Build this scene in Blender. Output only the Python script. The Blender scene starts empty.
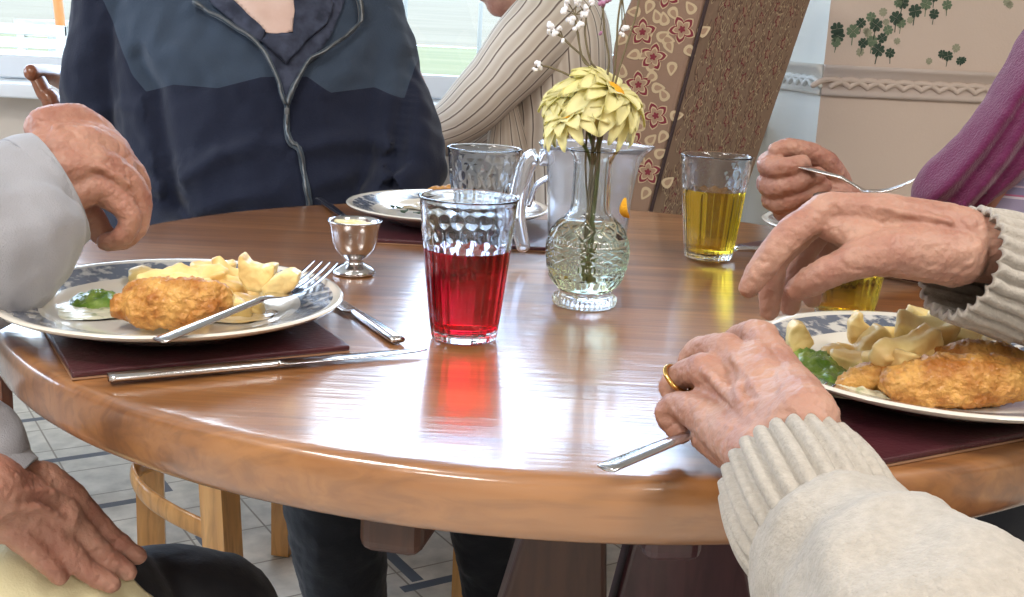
import bpy, bmesh, math, random
import numpy as np
from mathutils import Vector, Matrix, noise
from mathutils.bvhtree import BVHTree
from math import sin, cos, pi, radians, atan2, sqrt
random.seed(7)
scene = bpy.context.scene
COL = scene.collection
V = Vector
# ------------------------------------------------------------------ camera
FPX = 1150.0; PITCH = 0.2318; ROLL = 0.0492
CAM = V((0, 0, 1.01)); TZ = 0.75
_r0 = V((1, 0, 0)); _u0 = V((0, sin(PITCH), cos(PITCH))); FW = V((0, cos(PITCH), -sin(PITCH)))
RT = _r0 * cos(ROLL) + _u0 * sin(ROLL); UP = -_r0 * sin(ROLL) + _u0 * cos(ROLL)
cd = bpy.data.cameras.new('camera'); cam = bpy.data.objects.new('camera', cd); COL.objects.link(cam)
m3 = Matrix((RT, UP, -FW)).transposed(); cam.matrix_world = Matrix.Translation(CAM) @ m3.to_4x4()
cd.sensor_width = 36; cd.lens = 36 * FPX / 1024; cd.clip_start = 0.02; cd.clip_end = 500
scene.camera = cam
def ray(px, py): return FW + RT * ((px - 512) / FPX) - UP * ((py - 298.5) / FPX)
def at(px, py, z=TZ):
    d = ray(px, py); return CAM + d * ((z - CAM.z) / d.z)
def dp(px, py, Y):
    d = ray(px, py); return CAM + d * (Y / d.y)
# ------------------------------------------------------------------ materials
MATS = {}
def newmat(name):
    m = bpy.data.materials.new(name); m.use_nodes = True; MATS[name] = m
    return m, m.node_tree, m.node_tree.nodes['Principled BSDF']
def M(name, col, rough=.6, metal=0, var=None, vs=8, bump=0, bs=40, coat=0, spec=.5, trans=0, ior=1.45, sss=0, sheen=0, stretch=(1, 1, 1), bdist=.002, det=4, lo=.35, hi=.65, coords='Object'):
    m, nt, b = newmat(name)
    N = nt.nodes; L = nt.links
    b.inputs['Base Color'].default_value = (*col, 1); b.inputs['Roughness'].default_value = rough
    b.inputs['Metallic'].default_value = metal; b.inputs['Specular IOR Level'].default_value = spec
    b.inputs['Coat Weight'].default_value = coat; b.inputs['Coat Roughness'].default_value = .08
    b.inputs['Transmission Weight'].default_value = trans; b.inputs['IOR'].default_value = ior
    if sss:
        b.inputs['Subsurface Weight'].default_value = sss; b.inputs['Subsurface Radius'].default_value = (1, .35, .2); b.inputs['Subsurface Scale'].default_value = .008
    if sheen: b.inputs['Sheen Weight'].default_value = sheen
    if var or bump:
        tc = N.new('ShaderNodeTexCoord'); mp = N.new('ShaderNodeMapping'); mp.inputs['Scale'].default_value = stretch
        L.new(tc.outputs[coords], mp.inputs['Vector'])
    if var:
        no = N.new('ShaderNodeTexNoise'); no.inputs['Scale'].default_value = vs; no.inputs['Detail'].default_value = det
        cr = N.new('ShaderNodeValToRGB'); cr.color_ramp.elements[0].color = (*col, 1); cr.color_ramp.elements[1].color = (*var, 1)
        cr.color_ramp.elements[0].position = lo; cr.color_ramp.elements[1].position = hi
        L.new(mp.outputs[0], no.inputs['Vector']); L.new(no.outputs['Fac'], cr.inputs['Fac']); L.new(cr.outputs['Color'], b.inputs['Base Color'])
    if bump:
        n2 = N.new('ShaderNodeTexNoise'); n2.inputs['Scale'].default_value = bs; n2.inputs['Detail'].default_value = 5
        bp = N.new('ShaderNodeBump'); bp.inputs['Strength'].default_value = bump; bp.inputs['Distance'].default_value = bdist
        L.new(mp.outputs[0], n2.inputs['Vector']); L.new(n2.outputs['Fac'], bp.inputs['Height']); L.new(bp.outputs[0], b.inputs['Normal'])
    return m
def wood(name, c1, c2, c3, scale, rough=.35, coat=0., bump=.15, crough=.12):
    m, nt, b = newmat(name); N = nt.nodes; L = nt.links
    tc = N.new('ShaderNodeTexCoord'); mp = N.new('ShaderNodeMapping'); mp.inputs['Scale'].default_value = scale
    L.new(tc.outputs['Object'], mp.inputs['Vector'])
    n1 = N.new('ShaderNodeTexNoise'); n1.inputs['Scale'].default_value = 6; n1.inputs['Detail'].default_value = 8; n1.inputs['Distortion'].default_value = .6
    L.new(mp.outputs[0], n1.inputs['Vector'])
    cr = N.new('ShaderNodeValToRGB'); e = cr.color_ramp.elements
    e[0].position = .3; e[0].color = (*c1, 1); e[1].position = .72; e[1].color = (*c3, 1)
    k = e.new(.5); k.color = (*c2, 1)
    L.new(n1.outputs['Fac'], cr.inputs['Fac']); L.new(cr.outputs[0], b.inputs['Base Color'])
    b.inputs['Roughness'].default_value = rough; b.inputs['Coat Weight'].default_value = coat; b.inputs['Coat Roughness'].default_value = crough
    n3 = N.new('ShaderNodeTexNoise'); n3.inputs['Scale'].default_value = 22; n3.inputs['Detail'].default_value = 6; n3.inputs['Distortion'].default_value = 1.2; L.new(mp.outputs[0], n3.inputs['Vector'])
    c3 = N.new('ShaderNodeValToRGB'); c3.color_ramp.elements[0].position = .38; c3.color_ramp.elements[0].color = (.45, .42, .4, 1); c3.color_ramp.elements[1].position = .56; c3.color_ramp.elements[1].color = (1.15, 1.15, 1.15, 1)
    mu = N.new('ShaderNodeMixRGB'); mu.blend_type = 'MULTIPLY'; mu.inputs[0].default_value = .33; L.new(n3.outputs['Fac'], c3.inputs[0]); L.new(cr.outputs[0], mu.inputs[1]); L.new(c3.outputs[0], mu.inputs[2]); L.new(mu.outputs[0], b.inputs['Base Color'])
    bp = N.new('ShaderNodeBump'); bp.inputs['Strength'].default_value = bump; bp.inputs['Distance'].default_value = .001
    n2 = N.new('ShaderNodeTexNoise'); n2.inputs['Scale'].default_value = 26; n2.inputs['Detail'].default_value = 4
    L.new(mp.outputs[0], n2.inputs['Vector']); L.new(n2.outputs['Fac'], bp.inputs['Height'])
    L.new(bp.outputs[0], b.inputs['Normal']); L.new(bp.outputs[0], b.inputs['Coat Normal'])
    return m
# ------------------------------------------------------------------ object helpers
def mkmesh(name, vs, fs, mi=None, smooth=True):
    me = bpy.data.meshes.new(name); me.from_pydata([tuple(v) for v in vs], [], fs)
    if mi is not None: me.polygons.foreach_set('material_index', mi)
    me.polygons.foreach_set('use_smooth', [smooth] * len(me.polygons)); me.update()
    return me
def obj(name, geo, mat, parent=None, smooth=True, autosmooth=None):
    """geo = (verts, faces[, material indices]) in world coordinates; parents sit at identity or a location only"""
    vs, fs = geo[0], geo[1]; mi = geo[2] if len(geo) > 2 else None
    off = V((0, 0, 0))
    if parent is not None:
        p = parent
        while p is not None: off += p.location; p = p.parent
    else:
        c = [V(v) for v in vs[:1]]
    me = mkmesh(name, [V(v) - off for v in vs], fs, mi, smooth)
    o = bpy.data.objects.new(name, me); COL.objects.link(o)
    for mm in (mat if isinstance(mat, (list, tuple)) else [mat]): me.materials.append(mm)
    if parent is not None: o.parent = parent
    if autosmooth:
        bm = bmesh.new(); bm.from_mesh(me)
        for e in bm.edges:
            if len(e.link_faces) == 2 and e.calc_face_angle(0) > radians(autosmooth): e.smooth = False
        bm.to_mesh(me); bm.free()
    return o
def tag(o, label=None, cat=None, group=None, kind=None):
    if label: o['label'] = label
    if cat: o['category'] = cat
    if group: o['group'] = group
    if kind: o['kind'] = kind
    return o
def empty(name, loc, label, cat, group=None):
    o = bpy.data.objects.new(name, None); COL.objects.link(o); o.location = loc; o.empty_display_size = .05
    return tag(o, label, cat, group)
def join(*gs):
    vs = []; fs = []; mi = []
    for g in gs:
        k = len(vs); vs += [V(v) for v in g[0]]; fs += [[i + k for i in f] for f in g[1]]
        mi += list(g[2]) if len(g) > 2 else [0] * len(g[1])
    return vs, fs, mi
def withmat(g, i): return g[0], g[1], [i] * len(g[1])
def xf(g, mtx): return (([mtx @ V(v) for v in g[0]],) + tuple(g[1:]))
def catmull(pts, n):
    out = []
    P = [pts[0]] + list(pts) + [pts[-1]]
    for i in range(1, len(P) - 2):
        for k in range(n):
            t = k / n; a, b, c, d = [np.array(P[j], float) for j in (i - 1, i, i + 1, i + 2)]
            out.append(.5 * ((2 * b) + (-a + c) * t + (2 * a - 5 * b + 4 * c - d) * t * t + (-a + 3 * b - 3 * c + d) * t ** 3))
    out.append(np.array(P[-2], float)); return out
def tube(pts, rad, seg=16, n=4, normal=None, cap=True, fn=None):
    """pts: points, rad: radius or (across, along-normal) at each; closed round-ended tube"""
    R = [(r, r) if not isinstance(r, (tuple, list)) else r for r in (rad if isinstance(rad, (list, tuple)) else [rad] * len(pts))]
    S = catmull([(*p, *r) for p, r in zip(pts, R)], n) if n > 1 else [np.array((*p, *r)) for p, r in zip(pts, R)]
    C = [V(s[:3]) for s in S]; RR = [(max(s[3], 1e-5), max(s[4], 1e-5)) for s in S]
    if cap:  # hemispherical ends
        t0 = (C[0] - C[1]).normalized(); t1 = (C[-1] - C[-2]).normalized()
        a, ra = C[0], RR[0]; b, rb = C[-1], RR[-1]
        pre = []; post = []
        for ang in (84, 62, 40, 20):
            s, c = sin(radians(ang)), cos(radians(ang))
            pre.append((a + t0 * min(ra) * s, (ra[0] * c, ra[1] * c)))
            post.append((b + t1 * min(rb) * s, (rb[0] * c, rb[1] * c)))
        C = [p[0] for p in pre] + C + [p[0] for p in post[::-1]]; RR = [p[1] for p in pre] + RR + [p[1] for p in post[::-1]]
    m = len(C); nrm = V(normal) if normal is not None else None
    vs = []; prev = None
    for i in range(m):
        t = (C[min(i + 1, m - 1)] - C[max(i - 1, 0)])
        t = t.normalized() if t.length > 1e-9 else V((0, 0, 1))
        if nrm is not None: nn = (nrm - t * nrm.dot(t))
        elif prev is None:
            h = V((0, 0, 1)) if abs(t.z) < .9 else V((1, 0, 0)); nn = h - t * h.dot(t)
        else: nn = prev - t * prev.dot(t)
        nn.normalize(); prev = nn; b = t.cross(nn)
        for k in range(seg):
            a = 2 * pi * k / seg; f = fn(a, i / (m - 1)) if fn else 1
            vs.append(C[i] + (b * cos(a) * RR[i][0] + nn * sin(a) * RR[i][1]) * f)
    fs = []
    for i in range(m - 1):
        for k in range(seg):
            a, b2 = i * seg + k, i * seg + (k + 1) % seg
            fs.append([a, b2, b2 + seg, a + seg])
    fs.append(list(range(seg))[::-1]); fs.append([(m - 1) * seg + k for k in range(seg)])
    return vs, fs
def ell(c, r, rot=None, seg=20, rings=12):
    vs = []; fs = []
    mt = rot if rot is not None else Matrix.Identity(3)
    vs.append(V(c) + mt @ V((0, 0, r[2])))
    for i in range(1, rings):
        th = pi * i / rings
        for k in range(seg):
            a = 2 * pi * k / seg
            vs.append(V(c) + mt @ V((r[0] * sin(th) * cos(a), r[1] * sin(th) * sin(a), r[2] * cos(th))))
    vs.append(V(c) - mt @ V((0, 0, r[2])))
    for k in range(seg): fs.append([0, 1 + k, 1 + (k + 1) % seg])
    for i in range(rings - 2):
        for k in range(seg):
            a, b = 1 + i * seg + k, 1 + i * seg + (k + 1) % seg
            fs.append([a, a + seg, b + seg, b])
    e = len(vs) - 1
    for k in range(seg): fs.append([e, e - seg + (k + 1) % seg, e - seg + k])
    return vs, fs
def lathe(prof, c=(0, 0, 0), seg=64, fn=None, mats=None, closed=True):
    """prof: (r,z) list; fn(a,r,z,i)->r"""
    vs = []; fs = []; mi = []
    n = len(prof); c = V(c)
    for i, (r, z) in enumerate(prof):
        for k in range(seg):
            a = 2 * pi * k / seg; rr = fn(a, r, z, i) if fn else r
            vs.append(c + V((rr * cos(a), rr * sin(a), z)))
    for i in range(n - 1):
        for k in range(seg):
            a, b = i * seg + k, i * seg + (k + 1) % seg
            fs.append([a, b, b + seg, a + seg]); mi.append(mats[i] if mats else 0)
    if closed:
        fs.append(list(range(seg))[::-1]); mi.append(mats[0] if mats else 0)
        fs.append([(n - 1) * seg + k for k in range(seg)]); mi.append(mats[-1] if mats else 0)
    return vs, fs, mi
def box(c, s, rot=None, bev=0):
    bm = bmesh.new(); bmesh.ops.create_cube(bm, size=1)
    for v in bm.verts: v.co = V((v.co.x * s[0], v.co.y * s[1], v.co.z * s[2]))
    if bev: bmesh.ops.bevel(bm, geom=list(bm.edges), offset=bev, segments=3, profile=.5, affect='EDGES')
    mt = rot if rot is not None else Matrix.Identity(3)
    vs = [V(c) + mt @ v.co for v in bm.verts]; fs = [[v.index for v in f.verts] for f in bm.faces]; bm.free()
    return vs, fs
def prism(poly, vec, bev=0):
    """poly: 3d points (planar), extruded by vec"""
    vec = V(vec); n = len(poly)
    bm = bmesh.new(); a = [bm.verts.new(V(p)) for p in poly]; b = [bm.verts.new(V(p) + vec) for p in poly]
    bm.faces.new(a); bm.faces.new(b[::-1])
    for i in range(n): bm.faces.new([a[i], b[i], b[(i + 1) % n], a[(i + 1) % n]][::-1])
    bmesh.ops.recalc_face_normals(bm, faces=bm.faces)
    if bev: bmesh.ops.bevel(bm, geom=list(bm.edges), offset=bev, segments=3, profile=.5, affect='EDGES')
    bm.verts.index_update()
    vs = [v.co.copy() for v in bm.verts]; fs = [[v.index for v in f.verts] for f in bm.faces]; bm.free()
    return vs, fs
def union(pieces, voxel, smooth=4, disp=None):
    g = join(*pieces); me = mkmesh('tmp', g[0], g[1])
    o = bpy.data.objects.new('tmp', me); COL.objects.link(o)
    md = o.modifiers.new('r', 'REMESH'); md.mode = 'VOXEL'; md.voxel_size = voxel; md.adaptivity = 0
    dg = bpy.context.evaluated_depsgraph_get(); ev = o.evaluated_get(dg); m2 = bpy.data.meshes.new_from_object(ev)
    n = len(m2.vertices); co = np.empty(n * 3); m2.vertices.foreach_get('co', co); co = co.reshape(-1, 3)
    ne = len(m2.edges); ed = np.empty(ne * 2, int); m2.edges.foreach_get('vertices', ed); ed = ed.reshape(-1, 2)
    I = np.concatenate([ed[:, 0], ed[:, 1]]); J = np.concatenate([ed[:, 1], ed[:, 0]]); deg = np.maximum(np.bincount(I, minlength=n), 1)
    for _ in range(smooth):
        av = np.stack([np.bincount(I, weights=co[J, k], minlength=n) / deg for k in range(3)], 1); co = co * .4 + av * .6
    m2.vertices.foreach_set('co', co.ravel()); m2.update()
    if disp:
        nr = np.empty(n * 3); m2.vertices.foreach_get('normal', nr); nr = nr.reshape(-1, 3)
        d = np.array([disp(V(c), V(q)) for c, q in zip(co, nr)]); co = co + nr * d[:, None]
    fs = [list(p.vertices) for p in m2.polygons]
    vs = [V(c) for c in co]
    bpy.data.objects.remove(o); bpy.data.meshes.remove(me); bpy.data.meshes.remove(m2)
    return vs, fs
def fbm(p, s, o=3):
    return noise.fractal(V(p) * s, .6, 2.0, o)
def chain(pix, seg=14, n=4, normal=None):
    return tube([dp(a, b, c) for a, b, c, r in pix], [r for a, b, c, r in pix], seg, n, normal)
def bvh(o):
    me = o.data; off = V((0, 0, 0)); p = o
    while p is not None: off += p.location; p = p.parent
    return BVHTree.FromPolygons([v.co + off for v in me.vertices], [list(q.vertices) for q in me.polygons])
def hit(tree, px, py, fall=None):
    d = ray(px, py).normalized(); h = tree.ray_cast(CAM, d)
    if h[0] is None: return (fall, -d) if fall else (None, None)
    return h[0], h[1]
def inpoly(x, y, P):
    c = False; j = len(P) - 1
    for i in range(len(P)):
        if (P[i][1] > y) != (P[j][1] > y) and x < (P[j][0] - P[i][0]) * (y - P[i][1]) / (P[j][1] - P[i][1]) + P[i][0]: c = not c
        j = i
    return c
def patch(tree, poly, off, thick, step=4, mats=None):
    """cloth piece lying on a surface: polygon in picture units, given real thickness"""
    bm = bmesh.new(); vv = [bm.verts.new((x, y, 0)) for x, y in poly]; bm.faces.new(vv)
    x0, x1 = min(p[0] for p in poly), max(p[0] for p in poly); y0, y1 = min(p[1] for p in poly), max(p[1] for p in poly)
    k = x0 + step
    while k < x1:
        bmesh.ops.bisect_plane(bm, geom=bm.verts[:] + bm.edges[:] + bm.faces[:], plane_co=(k, 0, 0), plane_no=(1, 0, 0)); k += step
    k = y0 + step
    while k < y1:
        bmesh.ops.bisect_plane(bm, geom=bm.verts[:] + bm.edges[:] + bm.faces[:], plane_co=(0, k, 0), plane_no=(0, 1, 0)); k += step
    bm.verts.index_update(); n = len(bm.verts)
    lo = []; hi = []; last = None
    for v in bm.verts:
        p, nn = hit(tree, v.co.x, v.co.y)
        if p is None:
            d = ray(v.co.x, v.co.y).normalized(); q = tree.find_nearest(CAM + d * (last or 1.8)); p, nn = q[0], q[1]
        last = (p - CAM).length
        lo.append(p + nn * off); hi.append(p + nn * (off + thick))
    fs = [[v.index + n for v in f.verts] for f in bm.faces] + [[v.index for v in f.verts][::-1] for f in bm.faces]
    for e in bm.edges:
        if len(e.link_faces) == 1:
            a, b = e.verts[0].index, e.verts[1].index; fs.append([a, b, b + n, a + n])
    bm.free(); return lo + hi, fs
def superbox(L, W, H, p=4, n=8, bend=0, taper=0, seed=0, amp=.0, fs_=60, twist=0):
    bm = bmesh.new(); bmesh.ops.create_cube(bm, size=2); bmesh.ops.subdivide_edges(bm, edges=bm.edges[:], cuts=n, use_grid_fill=True)
    vs = []
    for v in bm.verts:
        c = v.co; l = (abs(c.x) ** p + abs(c.y) ** p + abs(c.z) ** p) ** (1 / p); c = c / l
        k = 1 - taper * c.x * c.x; x, y, z = c.x * L / 2, c.y * W / 2 * k, c.z * H / 2 * k
        z += bend * c.x * c.x
        if twist: a = twist * c.x; y, z = y * cos(a) - z * sin(a), y * sin(a) + z * cos(a)
        q = V((x, y, z)); q += c.normalized() * amp * fbm(q + V((seed * 3.1, seed, 0)), fs_)
        vs.append(q)
    bm.verts.index_update(); fs = [[v.index for v in f.verts] for f in bm.faces]; bm.free(); return vs, fs
def place(g, c, yaw=0, tilt=0, roll=0):
    mt = Matrix.Translation(V(c)) @ Matrix.Rotation(yaw, 4, 'Z') @ Matrix.Rotation(tilt, 4, 'Y') @ Matrix.Rotation(roll, 4, 'X')
    return xf(g, mt)
# ------------------------------------------------------------------ material set
wood('table_wood', (.19, .072, .02), (.29, .118, .035), (.38, .17, .057), (.35, 5, 3), rough=.4, coat=1, bump=.32, crough=.15)
MATS['table_wood'].node_tree.nodes['Principled BSDF'].inputs['Coat IOR'].default_value = 1.8
wood('dark_wood', (.045, .018, .012), (.065, .026, .017), (.09, .038, .022), (3, 3, .4), rough=.45, coat=.1)
wood('maroon_wood', (.05, .018, .025), (.075, .028, .035), (.10, .04, .045), (3, 3, .4), rough=.4, coat=.2)
wood('pine', (.50, .25, .08), (.66, .34, .11), (.78, .45, .17), (3, 3, .3), rough=.3, coat=.4)
wood('red_wood', (.16, .05, .02), (.24, .08, .035), (.3, .11, .05), (.5, 3, 3), rough=.3, coat=.4)
wood('grey_wood', (.42, .42, .38), (.5, .5, .46), (.58, .58, .53), (.5, 6, 6), rough=.8)
M('skin', (.47, .26, .19), .48, var=(.33, .14, .10), vs=34, bump=1, bs=150, sss=.15, bdist=.0018, lo=.3, hi=.72)
M('skin_pale', (.49, .29, .215), .48, var=(.36, .17, .125), vs=34, bump=1, bs=150, sss=.15, bdist=.0018, lo=.3, hi=.72)
M('throat_skin', (.66, .50, .44), .6, var=(.6, .42, .36), vs=20, bump=.3, bs=120)
M('hair_white', (.75, .73, .7), .7, var=(.55, .53, .5), vs=60, bump=.8, bs=90, stretch=(1, 1, .2), bdist=.004)
M('nail', (.68, .42, .36), .25, coat=.3)
M('eye', (.75, .73, .7), .15)
M('metal', (.62, .61, .62), .16, 1, bump=.03, bs=300)
M('gold', (.75, .45, .14), .2, 1)
M('jacket_navy', (.011, .018, .036), .95, bump=.5, bs=400, sheen=.25, var=(.016, .025, .048), vs=14)
M('jacket_yoke', (.040, .058, .080), .95, bump=.5, bs=400, sheen=.3, var=(.052, .072, .098), vs=14)
M('shirt_dark', (.015, .02, .04), .85, var=(.05, .06, .1), vs=45)
M('zip', (.16, .17, .18), .4, .7)
M('trouser_dark', (.012, .014, .02), .9, bump=.3, bs=300, sheen=.15)
M('trouser_black', (.008, .009, .014), .7, bump=.2, bs=300, sheen=.1)
M('cream_knit', (.40, .365, .32), .95, bump=.9, bs=520, sheen=.15, bdist=.0012, var=(.46, .42, .37), vs=220)
M('white_shirt', (.33, .335, .37), .85, bump=.35, bs=700, sheen=.2)
M('purple_knit', (.12, .008, .062), .95, bump=.9, bs=420, sheen=.35, var=(.13, .008, .065), vs=150)
M('napkin', (.72, .66, .42), .85, bump=.3, bs=500, sheen=.1)
M('maroon_leather', (.055, .012, .018), .32, bump=.25, bs=260, coat=.25, var=(.075, .018, .024), vs=30)
M('mat_edge', (.35, .2, .12), .6)
M('plate_cream', (.74, .70, .63), .12, coat=.6)
M('plate_band', (.10, .12, .17), .15, coat=.6, var=(.62, .60, .57), vs=85, det=3, lo=.5, hi=.62)
M('batter', (.40, .14, .02), .45, var=(.70, .38, .10), vs=60, bump=1, bs=260, coat=.15, bdist=.003)
M('chip', (.86, .66, .28), .42, var=(.72, .42, .12), vs=40, bump=.5, bs=120, coat=.1, lo=.42, hi=.75)
M('chip_pale', (.95, .77, .35), .38, var=(.78, .52, .2), vs=40, bump=.4, bs=120, coat=.12)
M('peas', (.10, .22, .02), .3, var=(.30, .42, .09), vs=70, bump=1, bs=150, coat=.5, bdist=.003)
M('tartare', (.72, .70, .52), .3, var=(.35, .38, .2), vs=110, bump=.5, bs=120, coat=.5, lo=.55, hi=.7)
M('gravy_oil', (.55, .38, .16), .15, coat=.8, var=(.66, .58, .42), vs=60, bump=.7, bs=90)
M('butter', (.80, .70, .38), .35)
M('petal', (.94, .89, .46), .6, var=(.95, .92, .60), vs=30)
M('flower_centre', (.85, .42, .02), .8, bump=1, bs=500)
M('bud_white', (.85, .85, .88), .7)
M('bud_mauve', (.42, .2, .33), .7)
M('stem', (.12, .16, .05), .6)
M('stem_dry', (.16, .13, .07), .7)
M('window_white', (.78, .80, .82), .35)
M('wall_paint', (.66, .58, .50), .9, bump=.15, bs=150)
M('wall_beige', (.68, .56, .48), .9, bump=.15, bs=200)
M('wall_lit_tone', (.86, .88, .84), .9, bump=.1, bs=200)  # return wall; window light put into its paler colour
M('trim_plaster', (.66, .55, .48), .7)
M('trim_lit_tone', (.78, .80, .78), .7)  # paler copy of the plaster trim, daylight painted into its tone
M('clover_dark', (.055, .09, .065), .9)
M('clover_mid', (.16, .22, .14), .9)
M('clover_pale', (.36, .36, .26), .9)
M('ceiling_paint', (.8, .79, .76), .9)
M('fabric_ground', (.30, .195, .14), .95, bump=.3, bs=700)
M('fabric_ground_small', (.31, .215, .15), .95, bump=.3, bs=700)
M('fabric_maroon', (.22, .035, .05), .95)
M('fabric_cream', (.58, .46, .30), .95)
M('fabric_tan', (.38, .25, .17), .95)
M('fabric_dull', (.20, .12, .09), .95)
M('piping', (.05, .03, .03), .8)
M('lawn', (.072, .076, .018), 1, var=(.100, .096, .034), vs=.35, stretch=(.25, 1.2, 1))
M('dry_field', (.094, .078, .044), 1, var=(.118, .099, .060), vs=.5, stretch=(.2, 1, 1))
M('orange_wood', (.55, .16, .03), .5)
M('fence_wire', (.2, .2, .18), .6)
def glassmat(name, col, rough=.02, ior=1.45):
    m, nt, b = newmat(name); b.inputs['Base Color'].default_value = (*col, 1); b.inputs['Transmission Weight'].default_value = 1
    b.inputs['Roughness'].default_value = rough; b.inputs['IOR'].default_value = ior; return m
glassmat('clear_plastic', (.90, .95, 1), .04, 1.38); glassmat('clear_glass', (.95, .98, .97), .0, 1.45)
glassmat('frosty_plastic', (.86, .90, .97), .10, 1.3)
for _n, _t in (('clear_plastic', .995), ('frosty_plastic', .84)): MATS[_n].node_tree.nodes['Principled BSDF'].inputs['Transmission Weight'].default_value = _t
glassmat('red_squash', (.88, .004, .02), .0, 1.33); glassmat('amber_squash', (1, .68, .045), .0, 1.33); glassmat('water', (.9, .95, .72), .0, 1.33)
def knit_stripes():
    m, nt, b = newmat('striped_knit'); N = nt.nodes; L = nt.links
    uv = N.new('ShaderNodeAttribute'); uv.attribute_name = 'rib'
    mul = N.new('ShaderNodeMath'); mul.operation = 'MULTIPLY'; mul.inputs[1].default_value = 1.0
    no = N.new('ShaderNodeTexNoise'); no.inputs['Scale'].default_value = 9
    tc = N.new('ShaderNodeTexCoord'); L.new(tc.outputs['Object'], no.inputs['Vector'])
    ad = N.new('ShaderNodeMath'); ad.operation = 'MULTIPLY_ADD'; ad.inputs[1].default_value = .5
    L.new(no.outputs['Fac'], ad.inputs[0]); L.new(uv.outputs['Fac'], ad.inputs[2])
    fr = N.new('ShaderNodeMath'); fr.operation = 'FRACT'; L.new(ad.outputs[0], fr.inputs[0])
    cr = N.new('ShaderNodeValToRGB'); e = cr.color_ramp.elements
    a, w, d = (.66, .57, .48, 1), (.78, .71, .62, 1), (.20, .15, .12, 1)
    e[0].position = 0; e[0].color = a; e[1].position = 1; e[1].color = a
    for p, c in ((.30, w), (.42, w), (.46, d), (.54, d), (.58, w), (.8, a)):
        k = e.new(p); k.color = c
    L.new(fr.outputs[0], cr.inputs[0]); L.new(cr.outputs[0], b.inputs['Base Color']); b.inputs['Roughness'].default_value = .95
    bp = N.new('ShaderNodeBump'); bp.inputs['Strength'].default_value = .5; bp.inputs['Distance'].default_value = .003
    L.new(cr.outputs[0], bp.inputs['Height']); L.new(bp.outputs[0], b.inputs['Normal'])
knit_stripes()
def check_shirt():
    m, nt, b = newmat('striped_shirt'); N = nt.nodes; L = nt.links
    tc = N.new('ShaderNodeTexCoord'); sx = N.new('ShaderNodeSeparateXYZ'); L.new(tc.outputs['Object'], sx.inputs[0])
    mu = N.new('ShaderNodeMath'); mu.operation = 'MULTIPLY'; mu.inputs[1].default_value = 32; L.new(sx.outputs['Z'], mu.inputs[0])
    fr = N.new('ShaderNodeMath'); fr.operation = 'FRACT'; L.new(mu.outputs[0], fr.inputs[0])
    cr = N.new('ShaderNodeValToRGB'); cr.color_ramp.interpolation = 'CONSTANT'; e = cr.color_ramp.elements
    e[0].position = 0; e[0].color = (.36, .33, .5, 1); e[1].position = .42; e[1].color = (.7, .66, .76, 1)
    for p, c in ((.5, (.5, .16, .3, 1)), (.56, (.27, .25, .42, 1)), (.8, (.62, .5, .62, 1)), (.86, (.33, .31, .5, 1))):
        k = e.new(p); k.color = c
    L.new(fr.outputs[0], cr.inputs[0]); L.new(cr.outputs[0], b.inputs['Base Color']); b.inputs['Roughness'].default_value = .9
check_shirt()
def floor_mat():
    m, nt, b = newmat('floor_tile'); N = nt.nodes; L = nt.links
    tc = N.new('ShaderNodeTexCoord'); mp = N.new('ShaderNodeMapping'); mp.inputs['Rotation'].default_value = (0, 0, radians(-32))
    L.new(tc.outputs['Object'], mp.inputs[0]); sx = N.new('ShaderNodeSeparateXYZ'); L.new(mp.outputs[0], sx.inputs[0])
    def mth(op, a, b_=None, c=None):
        n = N.new('ShaderNodeMath'); n.operation = op
        for i, q in enumerate((a, b_, c)):
            if q is None: continue
            if isinstance(q, (int, float)): n.inputs[i].default_value = q
            else: L.new(q, n.inputs[i])
        return n.outputs[0]
    def line(c, per, w, off=0):
        f = mth('FRACT', mth('MULTIPLY_ADD', c, 1 / per, off)); return mth('LESS_THAN', f, w / per)
    X, Y = sx.outputs['X'], sx.outputs['Y']
    l1 = line(X, .30, .024); l2 = line(Y, .30, .024, .3)
    gate1 = line(Y, .60, .36, .1); gate2 = line(X, .60, .33, .55)
    s = mth('MAXIMUM', mth('MULTIPLY', l1, gate1), mth('MULTIPLY', l2, gate2))
    g = mth('MAXIMUM', line(X, .15, .004, .08), line(Y, .15, .004, .1))
    no = N.new('ShaderNodeTexNoise'); no.inputs['Scale'].default_value = 22; no.inputs['Detail'].default_value = 6; L.new(mp.outputs[0], no.inputs[0])
    cr = N.new('ShaderNodeValToRGB'); e = cr.color_ramp.elements
    e[0].position = .3; e[0].color = (.52, .52, .48, 1); e[1].position = .7; e[1].color = (.80, .78, .72, 1)
    L.new(no.outputs['Fac'], cr.inputs[0])
    m1 = N.new('ShaderNodeMixRGB'); L.new(g, m1.inputs[0]); L.new(cr.outputs[0], m1.inputs[1]); m1.inputs[2].default_value = (.3, .28, .24, 1)
    m2 = N.new('ShaderNodeMixRGB'); L.new(s, m2.inputs[0]); L.new(m1.outputs[0], m2.inputs[1]); m2.inputs[2].default_value = (.10, .13, .18, 1)
    L.new(m2.outputs[0], b.inputs['Base Color']); b.inputs['Roughness'].default_value = .35
    bp = N.new('ShaderNodeBump'); bp.inputs['Strength'].default_value = .3; bp.inputs['Distance'].default_value = .003; L.new(no.outputs['Fac'], bp.inputs['Height']); L.new(bp.outputs[0], b.inputs['Normal'])
floor_mat()
m_ = MATS
_pt = MATS['petal'].node_tree; _b = _pt.nodes['Principled BSDF']; _t = _pt.nodes.new('ShaderNodeBsdfTranslucent'); _t.inputs[0].default_value = (.92, .86, .36, 1)
_x = _pt.nodes.new('ShaderNodeMixShader'); _x.inputs[0].default_value = .4; _pt.links.new(_b.outputs[0], _x.inputs[1]); _pt.links.new(_t.outputs[0], _x.inputs[2]); _pt.links.new(_x.outputs[0], _pt.nodes['Material Output'].inputs[0])
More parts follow.
